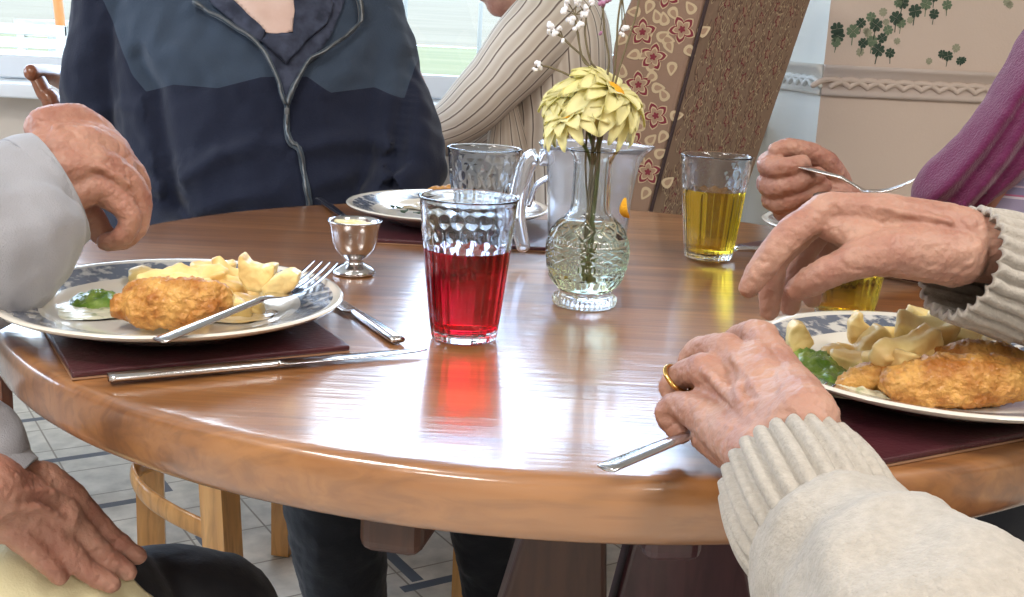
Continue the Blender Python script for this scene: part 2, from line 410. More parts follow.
def jacket():
    m, nt, b = newmat('fleece'); N = nt.nodes; L = nt.links
    a = N.new('ShaderNodeAttribute'); a.attribute_name = 'yoke'
    g = N.new('ShaderNodeMath'); g.operation = 'GREATER_THAN'; g.inputs[1].default_value = 0; L.new(a.outputs['Fac'], g.inputs[0])
    tc = N.new('ShaderNodeTexCoord'); no = N.new('ShaderNodeTexNoise'); no.inputs['Scale'].default_value = 420; L.new(tc.outputs['Object'], no.inputs[0])
    mx = N.new('ShaderNodeMixRGB'); mx.inputs[1].default_value = (.013, .017, .036, 1); mx.inputs[2].default_value = (.040, .058, .090, 1); L.new(g.outputs[0], mx.inputs[0]); L.new(mx.outputs[0], b.inputs['Base Color'])
    b.inputs['Roughness'].default_value = .95; b.inputs['Sheen Weight'].default_value = .15; b.inputs['Specular IOR Level'].default_value = .2
    bp = N.new('ShaderNodeBump'); bp.inputs['Strength'].default_value = .4; bp.inputs['Distance'].default_value = .002; L.new(no.outputs['Fac'], bp.inputs['Height']); L.new(bp.outputs[0], b.inputs['Normal'])
jacket()
# ------------------------------------------------------------------ the setting
WY = 3.0                                   # inner face of the window wall
SILL = 0.815
XL, XR, YB, CH = -3.2, 3.4, -2.6, 2.45
def st(name, geo, mat, **k):
    o = obj(name, geo, mat, smooth=False, **k); o['kind'] = 'structure'; return o
st('floor', box(((XL + XR) / 2, (WY + YB) / 2, -.05), (XR - XL, WY - YB + .3, .1)), m_['floor_tile'])
st('ceiling', box(((XL + XR) / 2, (WY + YB) / 2, CH + .05), (XR - XL, WY - YB + .3, .1)), m_['ceiling_paint'])
WX0, WX1, WTOP = -2.6, .56, 2.12
st('wall_back', join(box(((XL + WX1) / 2, WY + .1, SILL / 2 - .02), (WX1 - XL, .2, SILL - .04)),
                     box(((XL + WX0) / 2, WY + .1, CH / 2), (WX0 - XL, .2, CH)),
                     box(((XL + WX1) / 2, WY + .1, (CH + WTOP) / 2), (WX1 - XL, .2, CH - WTOP))), m_['wall_paint'])
LY0, LY1, LZ0, LZ1 = .5, 2.7, .85, 2.12  # opening for the added side window
st('wall_left', join(box((XL - .05, (LY0 + YB - .1) / 2, CH / 2), (.1, LY0 - YB + .1, CH)), box((XL - .05, (LY1 + WY + .1) / 2, CH / 2), (.1, WY + .1 - LY1, CH)),
                     box((XL - .05, (LY0 + LY1) / 2, LZ0 / 2), (.1, LY1 - LY0, LZ0)), box((XL - .05, (LY0 + LY1) / 2, (CH + LZ1) / 2), (.1, LY1 - LY0, CH - LZ1))), m_['wall_paint'])
w2_ = st('added_window', join(*[box((XL - .05, (LY0 + LY1) / 2, z_), (.06, LY1 - LY0, .06), bev=.005) for z_ in (LZ0 + .03, LZ1 - .03)], *[box((XL - .05, y_, (LZ0 + LZ1) / 2), (.06, .06, LZ1 - LZ0), bev=.005) for y_ in (LY0 + .03, (LY0 + LY1) / 2, LY1 - .03)]), m_['window_white'])  # unseen window, added to throw daylight across onto the return wall
st('wall_front', box(((XL + XR) / 2, YB - .05, CH / 2), (XR - XL, .1, CH)), m_['wall_paint'])
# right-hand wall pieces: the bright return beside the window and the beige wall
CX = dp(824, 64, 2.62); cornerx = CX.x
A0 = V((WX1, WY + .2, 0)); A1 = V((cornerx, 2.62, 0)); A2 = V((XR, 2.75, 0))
st('wall_return', prism([A0, A1, A1 + V((.25, .2, 0)), A0 + V((.6, .2, 0))], (0, 0, CH)), m_['wall_lit_tone'])
# beige wall with printed clovers
wdir = (A2 - A1).normalized(); wn = V((wdir.y, -wdir.x, 0))
if wn.y > 0: wn = -wn
def wallpt(px, py, off=.0006):
    d = ray(px, py); t = (A1 - CAM).dot(wn) / d.dot(wn); return CAM + d * t + wn * off
wall = withmat(prism([A1, A2, A2 - wn * .2, A1 - wn * .2 + V((.02, 0, 0))], (0, 0, CH)), 0)
wu = wdir; wv = V((0, 0, 1))
def clover(px, py, s, rot, mat, stemlen=1.0, nl=4):
    c = wallpt(px, py, .0008); s = s * 2.62 / FPX; gs = []
    for k in range(nl):
        a = rot + 2 * pi * k / nl; pts = []
        for j in range(14):   # heart-shaped leaflet
            t = 2 * pi * j / 14; r = .5 * s
            hx = 16 * sin(t) ** 3 / 17; hy = (13 * cos(t) - 5 * cos(2 * t) - 2 * cos(3 * t) - cos(4 * t)) / 17
            x, y = hx * r, (hy + .95) * r
            pts.append(c + wu * (x * cos(a) - y * sin(a)) + wv * (x * sin(a) + y * cos(a)))
        gs.append((pts, [list(range(14))]))
    if stemlen:
        w = s * .06; e = c - wv * s * 1.7 * stemlen + wu * s * .25 * random.uniform(-1, 1)
        gs.append(([c - wu * w, c + wu * w, e + wu * w, e - wu * w], [[0, 1, 2, 3]]))
    return withmat(join(*gs), mat)
cl = [(838, 36, 8, 1), (837, 29, 8, 1), (836, 42, 6, 2), (853, 31, 8, 2), (861, 23, 6, 1), (863, 43, 6, 1), (871, 17, 6, 2), (876, 25, 8, 1), (883, 12, 5, 3), (872, 41, 7, 2),
      (882, 38, 6, 1), (888, 30, 6, 2), (878, 50, 8, 1), (890, 53, 6, 1), (896, 18, 8, 1), (901, 23, 6, 2), (903, 3, 7, 1), (898, 3, 5, 2), (915, 11, 8, 1), (926, 4, 7, 2), (934, 14, 6, 1),
      (947, 5, 6, 2), (934, -3, 6, 1), (942, 54, 5, 1), (948, 56, 6, 1), (956, 48, 5, 3), (960, 61, 5, 1), (963, 60, 4, 1), (929, 61, 4, 3), (897, 41, 4, 3), (868, 33, 5, 3), (860, 52, 5, 3), (866, 31, 4, 3),
      (1007, 2, 5, 3), (1010, 5, 4, 3), (886, 22, 4, 3), (910, 20, 4, 3)]
parts = [wall] + [clover(x, y, s, random.uniform(0, 1.5), mi, 1 if s > 5 else .6) for x, y, s, mi in cl]
st('wall_right', join(*parts), [m_['wall_beige'], m_['clover_dark'], m_['clover_mid'], m_['clover_pale']])
wallR = st('wall_side', box((XR + .05, .15, CH / 2), (.1, 5.8, CH)), m_['wall_paint'])
# trim: moulded dado with a running loop relief
def dado(P0, P1, n, mat, name, ztop, zbot):
    d = (P1 - P0).normalized(); L = (P1 - P0).length; h = ztop - zbot
    prof = [(0, 0), (.008, 0), (.012, .006), (.006, .012), (.004, .02), (.004, h - .03), (.010, h - .022), (.013, h - .014), (.02, h - .008), (.02, h), (0, h)]
    vs = []; fs = []
    for e in (P0, P1):
        for a, z in prof: vs.append(V((e.x, e.y, zbot + z)) + n * a)
    k = len(prof)
    for i in range(k): fs.append([i, (i + 1) % k, k + (i + 1) % k, k + i])
    fs += [list(range(k))[::-1], list(range(k, 2 * k))]
    gs = [(vs, fs)]; per = .066; x = per * .3; zc = zbot + .02 + (h - .05) / 2; r = (h - .05) * .42
    while x < L - per * .5:
        arc = [P0 + d * (x + per * .62 * (j / 5 - 1)) + n * .006 + V((0, 0, zc - P0.z + r * (1 - 2 * (j / 5 - 1) ** 2))) for j in range(11)]
        gs.append(tube(arc, .0065, 8, 1))
        arc2 = [P0 + d * (x + per * .5 + per * .75 * (j / 10 - .5)) + n * .006 + V((0, 0, zc - P0.z - r * (1 - 2 * abs(j / 10 - .5) ** 2 * 4 * .5) + r * .35)) for j in range(11)]
        x += per * .62
    g = join(*gs); o = obj(name, g, m_[mat]); o['kind'] = 'structure'; return o
zt = wallpt(900, 68).z; zb = wallpt(900, 99).z
dado(A1, A2, wn, 'trim_plaster', 'trim_1', zt, zb)
rn = V((-(A1 - A0).y, (A1 - A0).x, 0)).normalized()
if rn.x > 0: rn = -rn
dado(A0, A1, rn, 'trim_lit_tone', 'trim_2', zt, zb)
# window
def mkwindow():
    fr = .05; gs = []
    w = WX1 - WX0; cxm = (WX0 + WX1) / 2; y = WY + .12
    gs.append(box((cxm, y, SILL + .03), (w, .07, .06), bev=.006)); gs.append(box((cxm, y, WTOP - .025), (w, .07, .05), bev=.006))
    for x in (WX0 + .025, WX1 - .025): gs.append(box((x, y, (SILL + WTOP) / 2), (.05, .07, WTOP - SILL), bev=.006))
    o = st('window_1', join(*gs), m_['window_white'])
    s = obj('window_sill', box((cxm, WY + .02, SILL - .02), (w + .1, .26, .035), bev=.006), m_['window_white'], o)
    p = obj('window_pane', box((cxm, y, (SILL + WTOP) / 2), (w - .08, .006, WTOP - SILL - .08)), m_['pane'], o, smooth=False)
m, nt, b = newmat('pane'); N = nt.nodes
tr = N.new('ShaderNodeBsdfTransparent'); gl = N.new('ShaderNodeBsdfGlossy'); gl.inputs['Roughness'].default_value = 0; mx = N.new('ShaderNodeMixShader')
fz = N.new('ShaderNodeFresnel'); fz.inputs['IOR'].default_value = 1.3
nt.links.new(fz.outputs[0], mx.inputs[0]); nt.links.new(tr.outputs[0], mx.inputs[1]); nt.links.new(gl.outputs[0], mx.inputs[2]); nt.links.new(mx.outputs[0], N['Material Output'].inputs['Surface'])
mkwindow()
# outdoors
def sheet(x0, x1, y0, y1, f, n=40):
    vs = [(x0 + (x1 - x0) * i / n, y0 + (y1 - y0) * j / n, f(x0 + (x1 - x0) * i / n, y0 + (y1 - y0) * j / n)) for j in range(n + 1) for i in range(n + 1)]
    return vs, [[j * (n + 1) + i, j * (n + 1) + i + 1, (j + 1) * (n + 1) + i + 1, (j + 1) * (n + 1) + i] for j in range(n) for i in range(n)]
tag(obj('lawn', sheet(-60, 45, 3.3, 58, lambda x, y: -.12 + .02 * noise.noise(V((x, y, 0)))), m_['lawn']), 'mown green lawn outside the window', 'lawn', kind='stuff')
tag(obj('dry_field', sheet(-110, 90, 58, 190, lambda x, y: -.10 + (y - 58) * .05 + .1 * noise.noise(V((x * .2, y * .2, 0)))), m_['dry_field']), 'pale dry grass field beyond the lawn', 'field', kind='stuff')
# ------------------------------------------------------------------ garden furniture seen through the window
def garden():
    e = empty('garden_bench', (dp(30, 60, 8).x, 8, -.1), 'weathered grey slatted wooden bench on the lawn outside the window', 'bench')
    x0 = dp(-60, 40, 8).x; x1 = dp(66, 40, 8).x; zt_ = dp(30, 25, 8).z; zb_ = dp(30, 66, 8).z; y = 8
    gs = [box(((x0 + x1) / 2, y, zt_ - .03), (x1 - x0, .04, .07), bev=.005)]
    obj('backrest', join(gs[0], *[box(((x0 + x1) / 2, y, zt_ - .12 - .085 * k), (x1 - x0 - .1, .025, .07), bev=.004) for k in range(4)]), m_['grey_wood'], e, smooth=False)
    obj('seat', join(*[box(((x0 + x1) / 2, y + .08 + .09 * k, .33), (x1 - x0, .075, .03), bev=.004) for k in range(5)]), m_['grey_wood'], e, smooth=False)
    for sx in (x0 + .03, x1 - .03):
        obj('leg', box((sx, y, (zt_ - .1) / 2), (.06, .05, zt_ + .1)), m_['grey_wood'], e, smooth=False)
        obj('leg', box((sx, y + .46, .2), (.06, .05, .6)), m_['grey_wood'], e, smooth=False)
        obj('armrest', box((sx, y + .24, .52), (.06, .5, .035), bev=.006), m_['grey_wood'], e, smooth=False)
    a = dp(16, 19, 9.2); b = dp(78, 22, 9.2)
    t = empty('garden_table', (a.x, 9.3, -.1), 'grey slatted wooden table behind the garden bench', 'table')
    obj('tabletop', join(*[box(((a.x + b.x) / 2, 9.2 + .1 * k, a.z - .02), (b.x - a.x, .09, .04), bev=.004) for k in range(7)], box(((a.x + b.x) / 2, 9.2, a.z - .08), (b.x - a.x, .03, .09))), m_['grey_wood'], t, smooth=False)
    for sx in (a.x + .04, b.x - .04):
        for sy in (9.2, 9.8): obj('leg', box((sx, sy, (a.z - .1) / 2), (.06, .06, a.z + .1)), m_['grey_wood'], t, smooth=False)
    p = dp(61, 30, 8.7); q = dp(57, -5, 8.7)
    u = empty('parasol', (p.x, p.y, -.08), 'orange-brown wooden parasol pole standing by the garden bench', 'parasol')
    obj('pole', tube([V((p.x + .05, p.y, -.05)), p, q, q + (q - p).normalized() * 1.3], .035, 14, 2), m_['orange_wood'], u)
    top = q + (q - p).normalized() * 1.25
    can = []; fs = []
    for k in range(8): a_ = pi / 4 * k; can.append(top + V((1.3 * cos(a_), 1.3 * sin(a_), -.35)))
    can.append(top); can += [c - V((0, 0, .12)) for c in can[:8]]
    fs = [[8, k, (k + 1) % 8] for k in range(8)] + [[k, 9 + k, 9 + (k + 1) % 8, (k + 1) % 8] for k in range(8)]
    obj('canopy', (can, fs), m_['napkin'], u, smooth=False)
    for i, px in enumerate((405, 480, 330)):
        p = dp(px, 24, 27); tag(obj('fence_post', tube([V((p.x, 27, -.08)), V((p.x, 27, 1.5))], .05, 8, 1), m_['fence_wire']), 'thin grey fence post standing at the far edge of the lawn', 'post', 'fence posts beyond the lawn')
garden()
# ------------------------------------------------------------------ the round table
TC = V((.050, 1.192, 0)); TR = .553; TT = .043
def mktable():
    e = empty('round_table', (TC.x, TC.y, 0), 'large round varnished wooden dining table with thick rounded edge', 'table')
    z = TZ; prof = [(.002, z - TT), (.30, z - TT), (TR - .02, z - TT)]
    for k in range(17):
        a = -pi / 2 + pi * k / 16; prof.append((TR - .014 + .014 * abs(cos(a)) ** .5, z - TT / 2 + TT / 2 * (abs(sin(a)) ** .75) * (1 if a > 0 else -1)))
    prof += [(TR - .022, z), (.45, z), (.25, z), (.1, z), (.002, z)]
    obj('tabletop', lathe(prof, (TC.x, TC.y, 0), 160), m_['table_wood'], e, autosmooth=40)
    zb = z - TT
    def leg(pts, Y, mat, th=.05):
        poly = [dp(x, y, Y) for x, y in pts]; s = zb
        # carry the outline on down to the floor and up to the tabletop
        l = poly[0] + (poly[3] - poly[0]) * ((0.01 - poly[0].z) / (poly[3].z - poly[0].z)); r = poly[1] + (poly[2] - poly[1]) * ((0.01 - poly[1].z) / (poly[2].z - poly[1].z))
        a = poly[0] + (poly[3] - poly[0]) * ((zb - poly[0].z) / (poly[3].z - poly[0].z)); b = poly[1] + (poly[2] - poly[1]) * ((zb - poly[1].z) / (poly[2].z - poly[1].z))
        poly = [a, b, r, l]
        for p in poly: p.y = Y
        return obj('leg', prism(poly, (0, th, 0), .006), m_[mat], e, smooth=False)
    leg([(520, 543), (607, 543), (607, 597), (503, 597)], 1.02, 'dark_wood')
    leg([(630, 548), (742, 548), (752, 597), (617, 597)], 1.04, 'maroon_wood')
    for x, ye, zl, w in ((388, .70, .665, .044), (676, .73, .655, .042)):
        p = dp(x, 540, ye); q = V((TC.x, TC.y + .1, p.z)); d = V((q.x - p.x, q.y - ye, 0)); L = d.length; ang = atan2(d.y, d.x)
        hh = zb - zl
        c = V((p.x, ye, zb - hh / 2)) + d / 2
        obj('support_beam', box(c, (L, w, hh), Matrix.Rotation(ang, 3, 'Z'), bev=.009), m_['dark_wood' if x < 500 else 'maroon_wood'], e, smooth=False)
mktable()
def disc_rot(yaw): return Matrix.Rotation(yaw, 4, 'Z')
# place mats
def mat_at(corner, along, depth, label, cat='place mat', th=.006):
    """corner, along: near-edge ends on the table (xy); depth: size away"""
    a = V((along - corner).xy).normalized(); n = V((-a.y, a.x)); w = (along - corner).xy.length
    p = [corner.xy, along.xy, along.xy + n * depth, corner.xy + n * depth]
    z0 = TZ + .0005
    e = obj('place_mat', join(withmat(prism([V((q.x, q.y, z0 + .0012)) for q in p], (0, 0, th - .0012), .0015), 0), withmat(prism([V((q.x, q.y, z0)) for q in p], (0, 0, .0014)), 1)), [m_['maroon_leather'], m_['mat_edge']], smooth=False)
    tag(e, label, cat, None); return e, p
mA, pA = mat_at(at(72, 381), at(350, 353), .215, 'dark maroon place mat under the plate nearest the white sleeve')
ca = at(1024, 441); cb = at(880, 469); dr = (ca - cb).normalized()
mE, pE = mat_at(cb - dr * .0, cb + dr * .23, .17, 'maroon place mat under the plate of crumbed fish and peas')
mM, pM = mat_at(at(352, 243), at(352, 243) + V((.27, .0, 0)), .2, 'dark place mat at the place of the man in the navy fleece')
c0 = at(737, 249); c1 = at(930, 287); 
mD, pD = mat_at(c0, c0 + (c1 - c0).normalized() * .25, .20, 'maroon place mat in front of the person in the purple cardigan')
# plates
def plate(px, py, label, R=.14, z=TZ + .0075, dx=None, bandR=(.72, .93)):
    c = at(px, py, z + .018); c = V((c.x, c.y, z))
    s = R / .14
    pr = [(.001, .0), (.08, 0), (.088, .002), (.105, .010), (.132, .0175), (.1385, .0205), (.140, .0225), (.139, .0238), (.136, .0238), (.131, .0222), (.104, .0150), (.096, .0115), (.088, .0075), (.07, .006), (.001, .006)]
    mats = [0] * 9 + [1, 0, 0, 0, 0]
    e = obj('dinner_plate', lathe([(r * s, q * s) for r, q in pr], c, 96, mats=mats), [m_['plate_cream'], m_['plate_band']], autosmooth=60)
    tag(e, label, 'plate', 'dinner plates'); return e, c
plA, cA = plate(173, 299, 'cream dinner plate with dark patterned rim and a resting fork, nearest the white sleeve', .141)
plE, cE = plate(934, 364, 'cream dinner plate of crumbed fish, chips and peas beside the cream ribbed cuff', .143)
plM, cM = plate(448, 207, 'eaten-off plate with dark rim in front of the man in the navy fleece', .133)
plD, cD = plate(866, 228, 'dark-rimmed plate half hidden behind the raised hand', .135)
# tumblers
def tumbler(px, py, liq, fill, label, s=1.0, mat='clear_plastic'):
    c = at(px, py, TZ); c.z = TZ + .0006
    H = .118 * s; rt = .0405 * s; rb = .0268 * s
    e = empty('tumbler', c, label, 'glass', 'plastic tumblers')
    def ro(z): t = z / H; return rb + (rt * .985 - rb) * (t ** .85)
    NF = 20
    def fn(a, r, z, i):
        zz = z / H
        if i > nout or i < 2: return r
        f = max(0, min(1, (.70 - zz) / .05)); g = abs(cos(a * NF / 2)); k = r * (1 - .035 * f * (1 - g) * 1.0)
        d = max(0, 1 - abs(zz - .76) / .055); k *= 1 + .022 * d * cos(a * NF / 2) ** 2
        d2 = max(0, 1 - abs(zz - .86) / .03); k *= 1 + .012 * d2 * sin(a * NF / 2) ** 2
        return k
    out = [(.0015, 0), (rb * .9, 0)] + [(ro(H * t), H * t) for t in [.012 + .965 * k / 46 for k in range(47)]]
    out += [(rt, H * .985), (rt + .0004, H * .995)]; nout = len(out) - 2
    inn = [(rt - .0008, H), (rt - .0018, H * .99)] + [(ro(H * t) - .0022, H * t) for t in [.97 - .90 * k / 20 for k in range(21)]] + [(rb * .8, H * .05), (.0015, H * .048)]
    obj('glass_body', lathe(out + inn, c, 160, fn), m_[mat], e)
    if liq:
        zf = H * fill; n = 14; z0 = H * .052
        pr = [(.0015, z0), (rb * .80, z0 + .0003)] + [(ro(z0 + .003 + (zf - z0 - .003) * k / n) - .0020, z0 + .003 + (zf - z0 - .003) * k / n) for k in range(n + 1)] + [(ro(zf) * .5, zf), (.0015, zf)]
        obj('drink', lathe(pr, c, 96), m_[liq], e, autosmooth=50)
    return e, c
tumbler(463.5, 338, 'red_squash', .64, 'clear fluted plastic tumbler two-thirds full of red drink', 1.03)
tumbler(480, 254, None, 0, 'empty fluted plastic tumbler behind the red drink', 1.05)
tumbler(708, 258, 'amber_squash', .67, 'clear plastic tumbler of amber drink beside the fist holding a fork', 1.05)
tumbler(843, 319, 'amber_squash', .66, 'tumbler of amber drink behind the reaching hand and the plate of fish')
# egg cup
def eggcup():
    c = at(354, 274); c.z = TZ + .0005
    e = empty('egg_cup', c, 'small stainless steel footed cup holding pale butter portions', 'cup')
    pr = [(.001, 0), (.021, 0), (.0225, .0015), (.0215, .004), (.018, .0075), (.0105, .011), (.0085, .0135), (.0095, .016), (.015, .020), (.0205, .027), (.0235, .036), (.0248, .046), (.0268, .0545), (.0285, .0565), (.0275, .0570), (.0255, .0545), (.0236, .046), (.0222, .036), (.019, .028), (.012, .022), (.001, .020)]
    obj('cup_body', lathe(pr, c, 64), m_['metal'], e)
    for i, (dx, dy, yw) in enumerate(((-.011, .004, .5), (.010, -.002, 2.2), (.0, .010, 1.2))):
        g = place(superbox(.021, .018, .011, 5, 4, amp=.001), c + V((dx, dy, .050)), yw, .1)
        tag(obj('butter_portion', g, m_['butter']), 'small pale butter portion sitting in the steel cup', 'butter', 'butter portions in the steel cup')
eggcup()
# vase
def vase():
    c = at(584, 305); c.z = TZ + .0005
    e = empty('bud_vase', c, 'small clear pressed-glass vase holding yellow flowers', 'vase')
    P = [(0, .001), (0, .026), (.002, .030), (.006, .031), (.009, .030), (.012, .0275), (.016, .027), (.020, .030), (.027, .0345), (.036, .0375), (.046, .039), (.056, .0395), (.064, .0385), (.072, .0355), (.080, .030), (.086, .0245), (.090, .021), (.096, .0192), (.105, .0185), (.120, .0182), (.135, .0182), (.142, .0192), (.148, .0225), (.1505, .0245)]
    out = catmull([(r, z, 0) for z, r in P], 11); out = [(max(p[0], .001), p[1]) for p in out]
    inner = [(max(.001, r - .0028), z) for r, z in out if z > .016][::-1]; inner += [(.001, .0155)]
    no_ = len(out)
    def fn(a, r, z, i):
        if i >= no_: return r
        if .001 < z < .010: return r * (1 + .02 * cos(40 * a))
        if .020 < z < .030: return r * (1 + .035 * abs(cos(9 * a)))
        if .030 <= z < .036: return r * (1 + .02 * abs(sin(9 * a + 9)))
        if .036 <= z < .039 or .060 <= z < .063: return r * (1.03)
        if .039 <= z < .044 or .063 <= z < .067: return r * (1 + .02 * (.5 + .5 * cos(56 * a)))
        if .044 <= z < .060:
            t = (z - .044) / .016 * 2
            u = abs(((a * 14 / (2 * pi) + t) % 1) - .5); w = abs(((a * 14 / (2 * pi) - t) % 1) - .5)
            return r * (1 + .035 * max(0, 1 - min(u, w) * 6))
        if .067 <= z < .088:
            t = (z - .067) / .021; u = abs(((a * 9 / (2 * pi)) % 1) - .5) * 2
            return r * (1 + .05 * max(0, 1 - abs(abs(u) + abs(t - .5) * 2 - .75) * 5))
        return r
    # finer rings where the relief is
    obj('vase_body', lathe(out + inner, c, 320, fn), m_['clear_glass'], e)
    zf = .083
    w = [(max(.001, r - .0026), z) for r, z in out if .0165 < z < zf]
    obj('water', lathe([(.001, .0162)] + w + [(.001, w[-1][1])], c, 96), m_['water'], e, autosmooth=50)
    return c
VC = vase()
# jug
def jug():
    c = at(585, 266); c.z = TZ + .0005
    e = empty('water_jug', c, 'clear plastic water jug with handle behind the flower vase', 'jug')
    H = .122
    pr = [(.001, 0), (.039, 0), (.042, .003), (.0435, .03), (.046, .07), (.049, .105), (.0515, .114), (.057, .119), (.059, .122), (.0575, .1228), (.050, .117), (.0468, .105), (.0438, .07), (.0413, .03), (.039, .006), (.001, .005)]
    def fn(a, r, z, i):
        if z > .1:
            d = abs(((a - .15 + pi) % (2 * pi)) - pi); k = max(0, 1 - d / .42); return r + .007 * k * k * (z - .1) / .022
        return r
    obj('jug_body', lathe([(q[0] * 1.02, q[1] * 1.12) for q in pr], c, 128, fn), m_['frosty_plastic'], e)
    S = [dp(549, 158, c.y), dp(530, 160, c.y), dp(521, 185, c.y - .005), dp(517, 215, c.y - .008), dp(523, 246, c.y - .01)]
    obj('handle', tube(S, [(.007, .009), (.008, .0105), (.008, .0105), (.0075, .0095), (.007, .008)], 20, 6, normal=(1, 0, .1)), m_['frosty_plastic'], e)
    obj('handle_web', tube([dp(548, 178, c.y), dp(536, 186, c.y), dp(529, 205, c.y - .004)], [(.005, .003)] * 3, 12, 4, normal=(1, 0, .1)), m_['frosty_plastic'], e)
jug()
# cutlery ---------------------------------------------------------------
def knife(tip, end, label, z_tip=None, w=.0105, name='table_knife'):
    d = (tip - end); L = d.length; d.normalize(); s = d.cross(V((0, 0, 1))).normalized(); up = s.cross(d).normalized()
    prof = [(0, .0052, .0026), (.01, .0068, .0032), (.25, .0062, .0034), (.45, .0048, .003), (.49, .0040, .0028), (.52, .0075, .0012), (.60, w * .72, .0009), (.85, w * .66, .0008), (.95, w * .45, .0007), (1, .001, .0005)]
    e = empty(name, end, label, 'knife')
    hb = [q for q in prof if q[0] <= .5]; bl = [q for q in prof if q[0] >= .49]
    def part(q, n):
        pts = [end + d * (L * t) + up * .003 + (s * (-.002) if t > .5 else V((0, 0, 0))) for t, a, b in q]
        return obj(n, tube(pts, [(a, b) for t, a, b in q], 16, 3, normal=up, cap=(n == 'handle')), m_['metal'], e)
    part(hb, 'handle'); part(bl, 'blade'); return e
def fork(end, neck, root, tip, label, w=.0125, normal=None, hand=False):
    """end of the handle, neck, root of the tines (head), tips"""
    e = empty('table_fork', end, label, 'fork')
    d = (tip - root).normalized(); up = V(normal) if normal else V((0, 0, 1)); s = d.cross(up).normalized(); up = s.cross(d).normalized()
    h = (end * .6 + neck * .4)
    obj('handle', tube([end, h, neck], [(.0075, .0018), (.0062, .0018), (.0030, .0022)], 14, 6, normal=up), m_['metal'], e)
    L = (tip - root).length; gs = []
    # bowl + tines, curved plate built as strips
    def P(u, v, t=0):
        sag = -.005 * sin(pi * min(1, max(0, v)))
        return root + d * (L * v) + s * (w * u) + up * (sag + t)
    nb = 5; gs.append(tube([neck, neck * .5 + root * .5 + up * .0005, P(0, .04), P(0, .16), P(0, .36)], [(.0030, .002), (.0034, .0016), (w * .55, .0013), (w * .95, .0012), (w, .0011)], 18, 4, normal=up))
    for k in range(4):
        u = -.82 + 1.64 * k / 3
        gs.append(tube([P(u, v) for v in (.3, .5, .75, .9, 1.0)], [(.0019, .0010), (.0019, .0010), (.0017, .0009), (.0013, .0008), (.0006, .0005)], 10, 3, normal=up))
    obj('head', join(*gs), m_['metal'], e); return e
knife(at(428, 354, TZ + .001), at(112, 381, TZ + .003), 'long table knife lying across the front of the left place mat')
knife(at(318, 290, TZ + .001), at(397, 343, TZ + .001), 'second knife whose handle end pokes out from under the left plate')
knife(at(372, 240, TZ + .007), at(320, 201, TZ + .001), 'knife lying at the left of the man\'s plate')
knife(at(740, 243, TZ + .008) + V((.17, -.02, 0)), at(735, 250, TZ + .008) + V((0, -.008, 0)), 'knife lying on the maroon mat beside the amber drink')
zA = cA.z + .024
fork(dp(160, 340, at(160, 340, zA + .002).y), dp(262, 299, at(262, 299, zA + .014).y), dp(272, 297, at(272, 297, zA + .014).y), dp(326, 262, at(326, 262, zA + .006).y), 'fork resting on the left plate, tines over the dark rim', w=.0135, normal=(0, -.35, 1))
# ------------------------------------------------------------------ lights
w = bpy.data.worlds.new('world'); scene.world = w; w.use_nodes = True
bg = w.node_tree.nodes['Background']; 
tcn = w.node_tree.nodes.new('ShaderNodeTexCoord'); nz = w.node_tree.nodes.new('ShaderNodeTexNoise'); nz.inputs['Scale'].default_value = 2.2; nz.inputs['Detail'].default_value = 5
crn = w.node_tree.nodes.new('ShaderNodeValToRGB'); crn.color_ramp.elements[0].color = (.40, .62, 1, 1); crn.color_ramp.elements[1].color = (.76, .88, 1, 1); crn.color_ramp.elements[0].position = .35; crn.color_ramp.elements[1].position = .6
w.node_tree.links.new(tcn.outputs['Generated'], nz.inputs[0]); w.node_tree.links.new(nz.outputs['Fac'], crn.inputs[0]); w.node_tree.links.new(crn.outputs[0], bg.inputs[0])
bg.inputs[1].default_value = 6.6
def area(name, loc, size, power, col, rot=(0, 0, 0), sizey=None, portal=False):
    l = bpy.data.lights.new(name, 'AREA'); l.shape = 'RECTANGLE'; l.size = size; l.size_y = sizey or size; l.energy = power; l.color = col
    if portal: l.cycles.is_portal = True
    o = bpy.data.objects.new(name, l); COL.objects.link(o); o.location = loc; o.rotation_euler = rot; return o
area('window_portal', ((WX0 + WX1) / 2, WY + .3, (SILL + WTOP) / 2), WX1 - WX0, 1, (1, 1, 1), (radians(-90), 0, 0), WTOP - SILL, True)
area('added_window_portal', (XL - .15, (LY0 + LY1) / 2, (LZ0 + LZ1) / 2), LZ1 - LZ0, 1, (1, 1, 1), (0, radians(-90), 0), LY1 - LY0, True)  # guides sky light through the added side window
# fill panels added out of view on the ceiling to brighten the room
for i, (lx, ly) in enumerate(((-.9, .1), (1.2, .1), (-.9, -1.6), (1.2, -1.6))):
    fx = empty('fill_panel', (lx, ly, CH), 'square flush ceiling light panel', 'fill light', 'added fill light panels')
    obj('frame', box((lx, ly, CH - .02), (.66, .66, .035), bev=.005), m_['window_white'], fx, smooth=False)
    area('fill_lamp', (lx, ly, CH - .045), .6, 23, (1, .95, .89))
scene.view_settings.view_transform = 'Standard'; scene.view_settings.look = 'None'; scene.view_settings.gamma = 1; scene.view_settings.use_curve_mapping = False
scene.view_settings.exposure = 0.35
scene.render.engine = 'CYCLES'
scene.cycles.use_denoising = True; scene.cycles.max_bounces = 14; scene.cycles.transmission_bounces = 12; scene.cycles.glossy_bounces = 5; scene.cycles.transparent_max_bounces = 12; scene.cycles.diffuse_bounces = 4
scene.cycles.sample_clamp_indirect = 6; scene.cycles.caustics_reflective = False; scene.cycles.caustics_refractive = True; scene.cycles.blur_glossy = .5
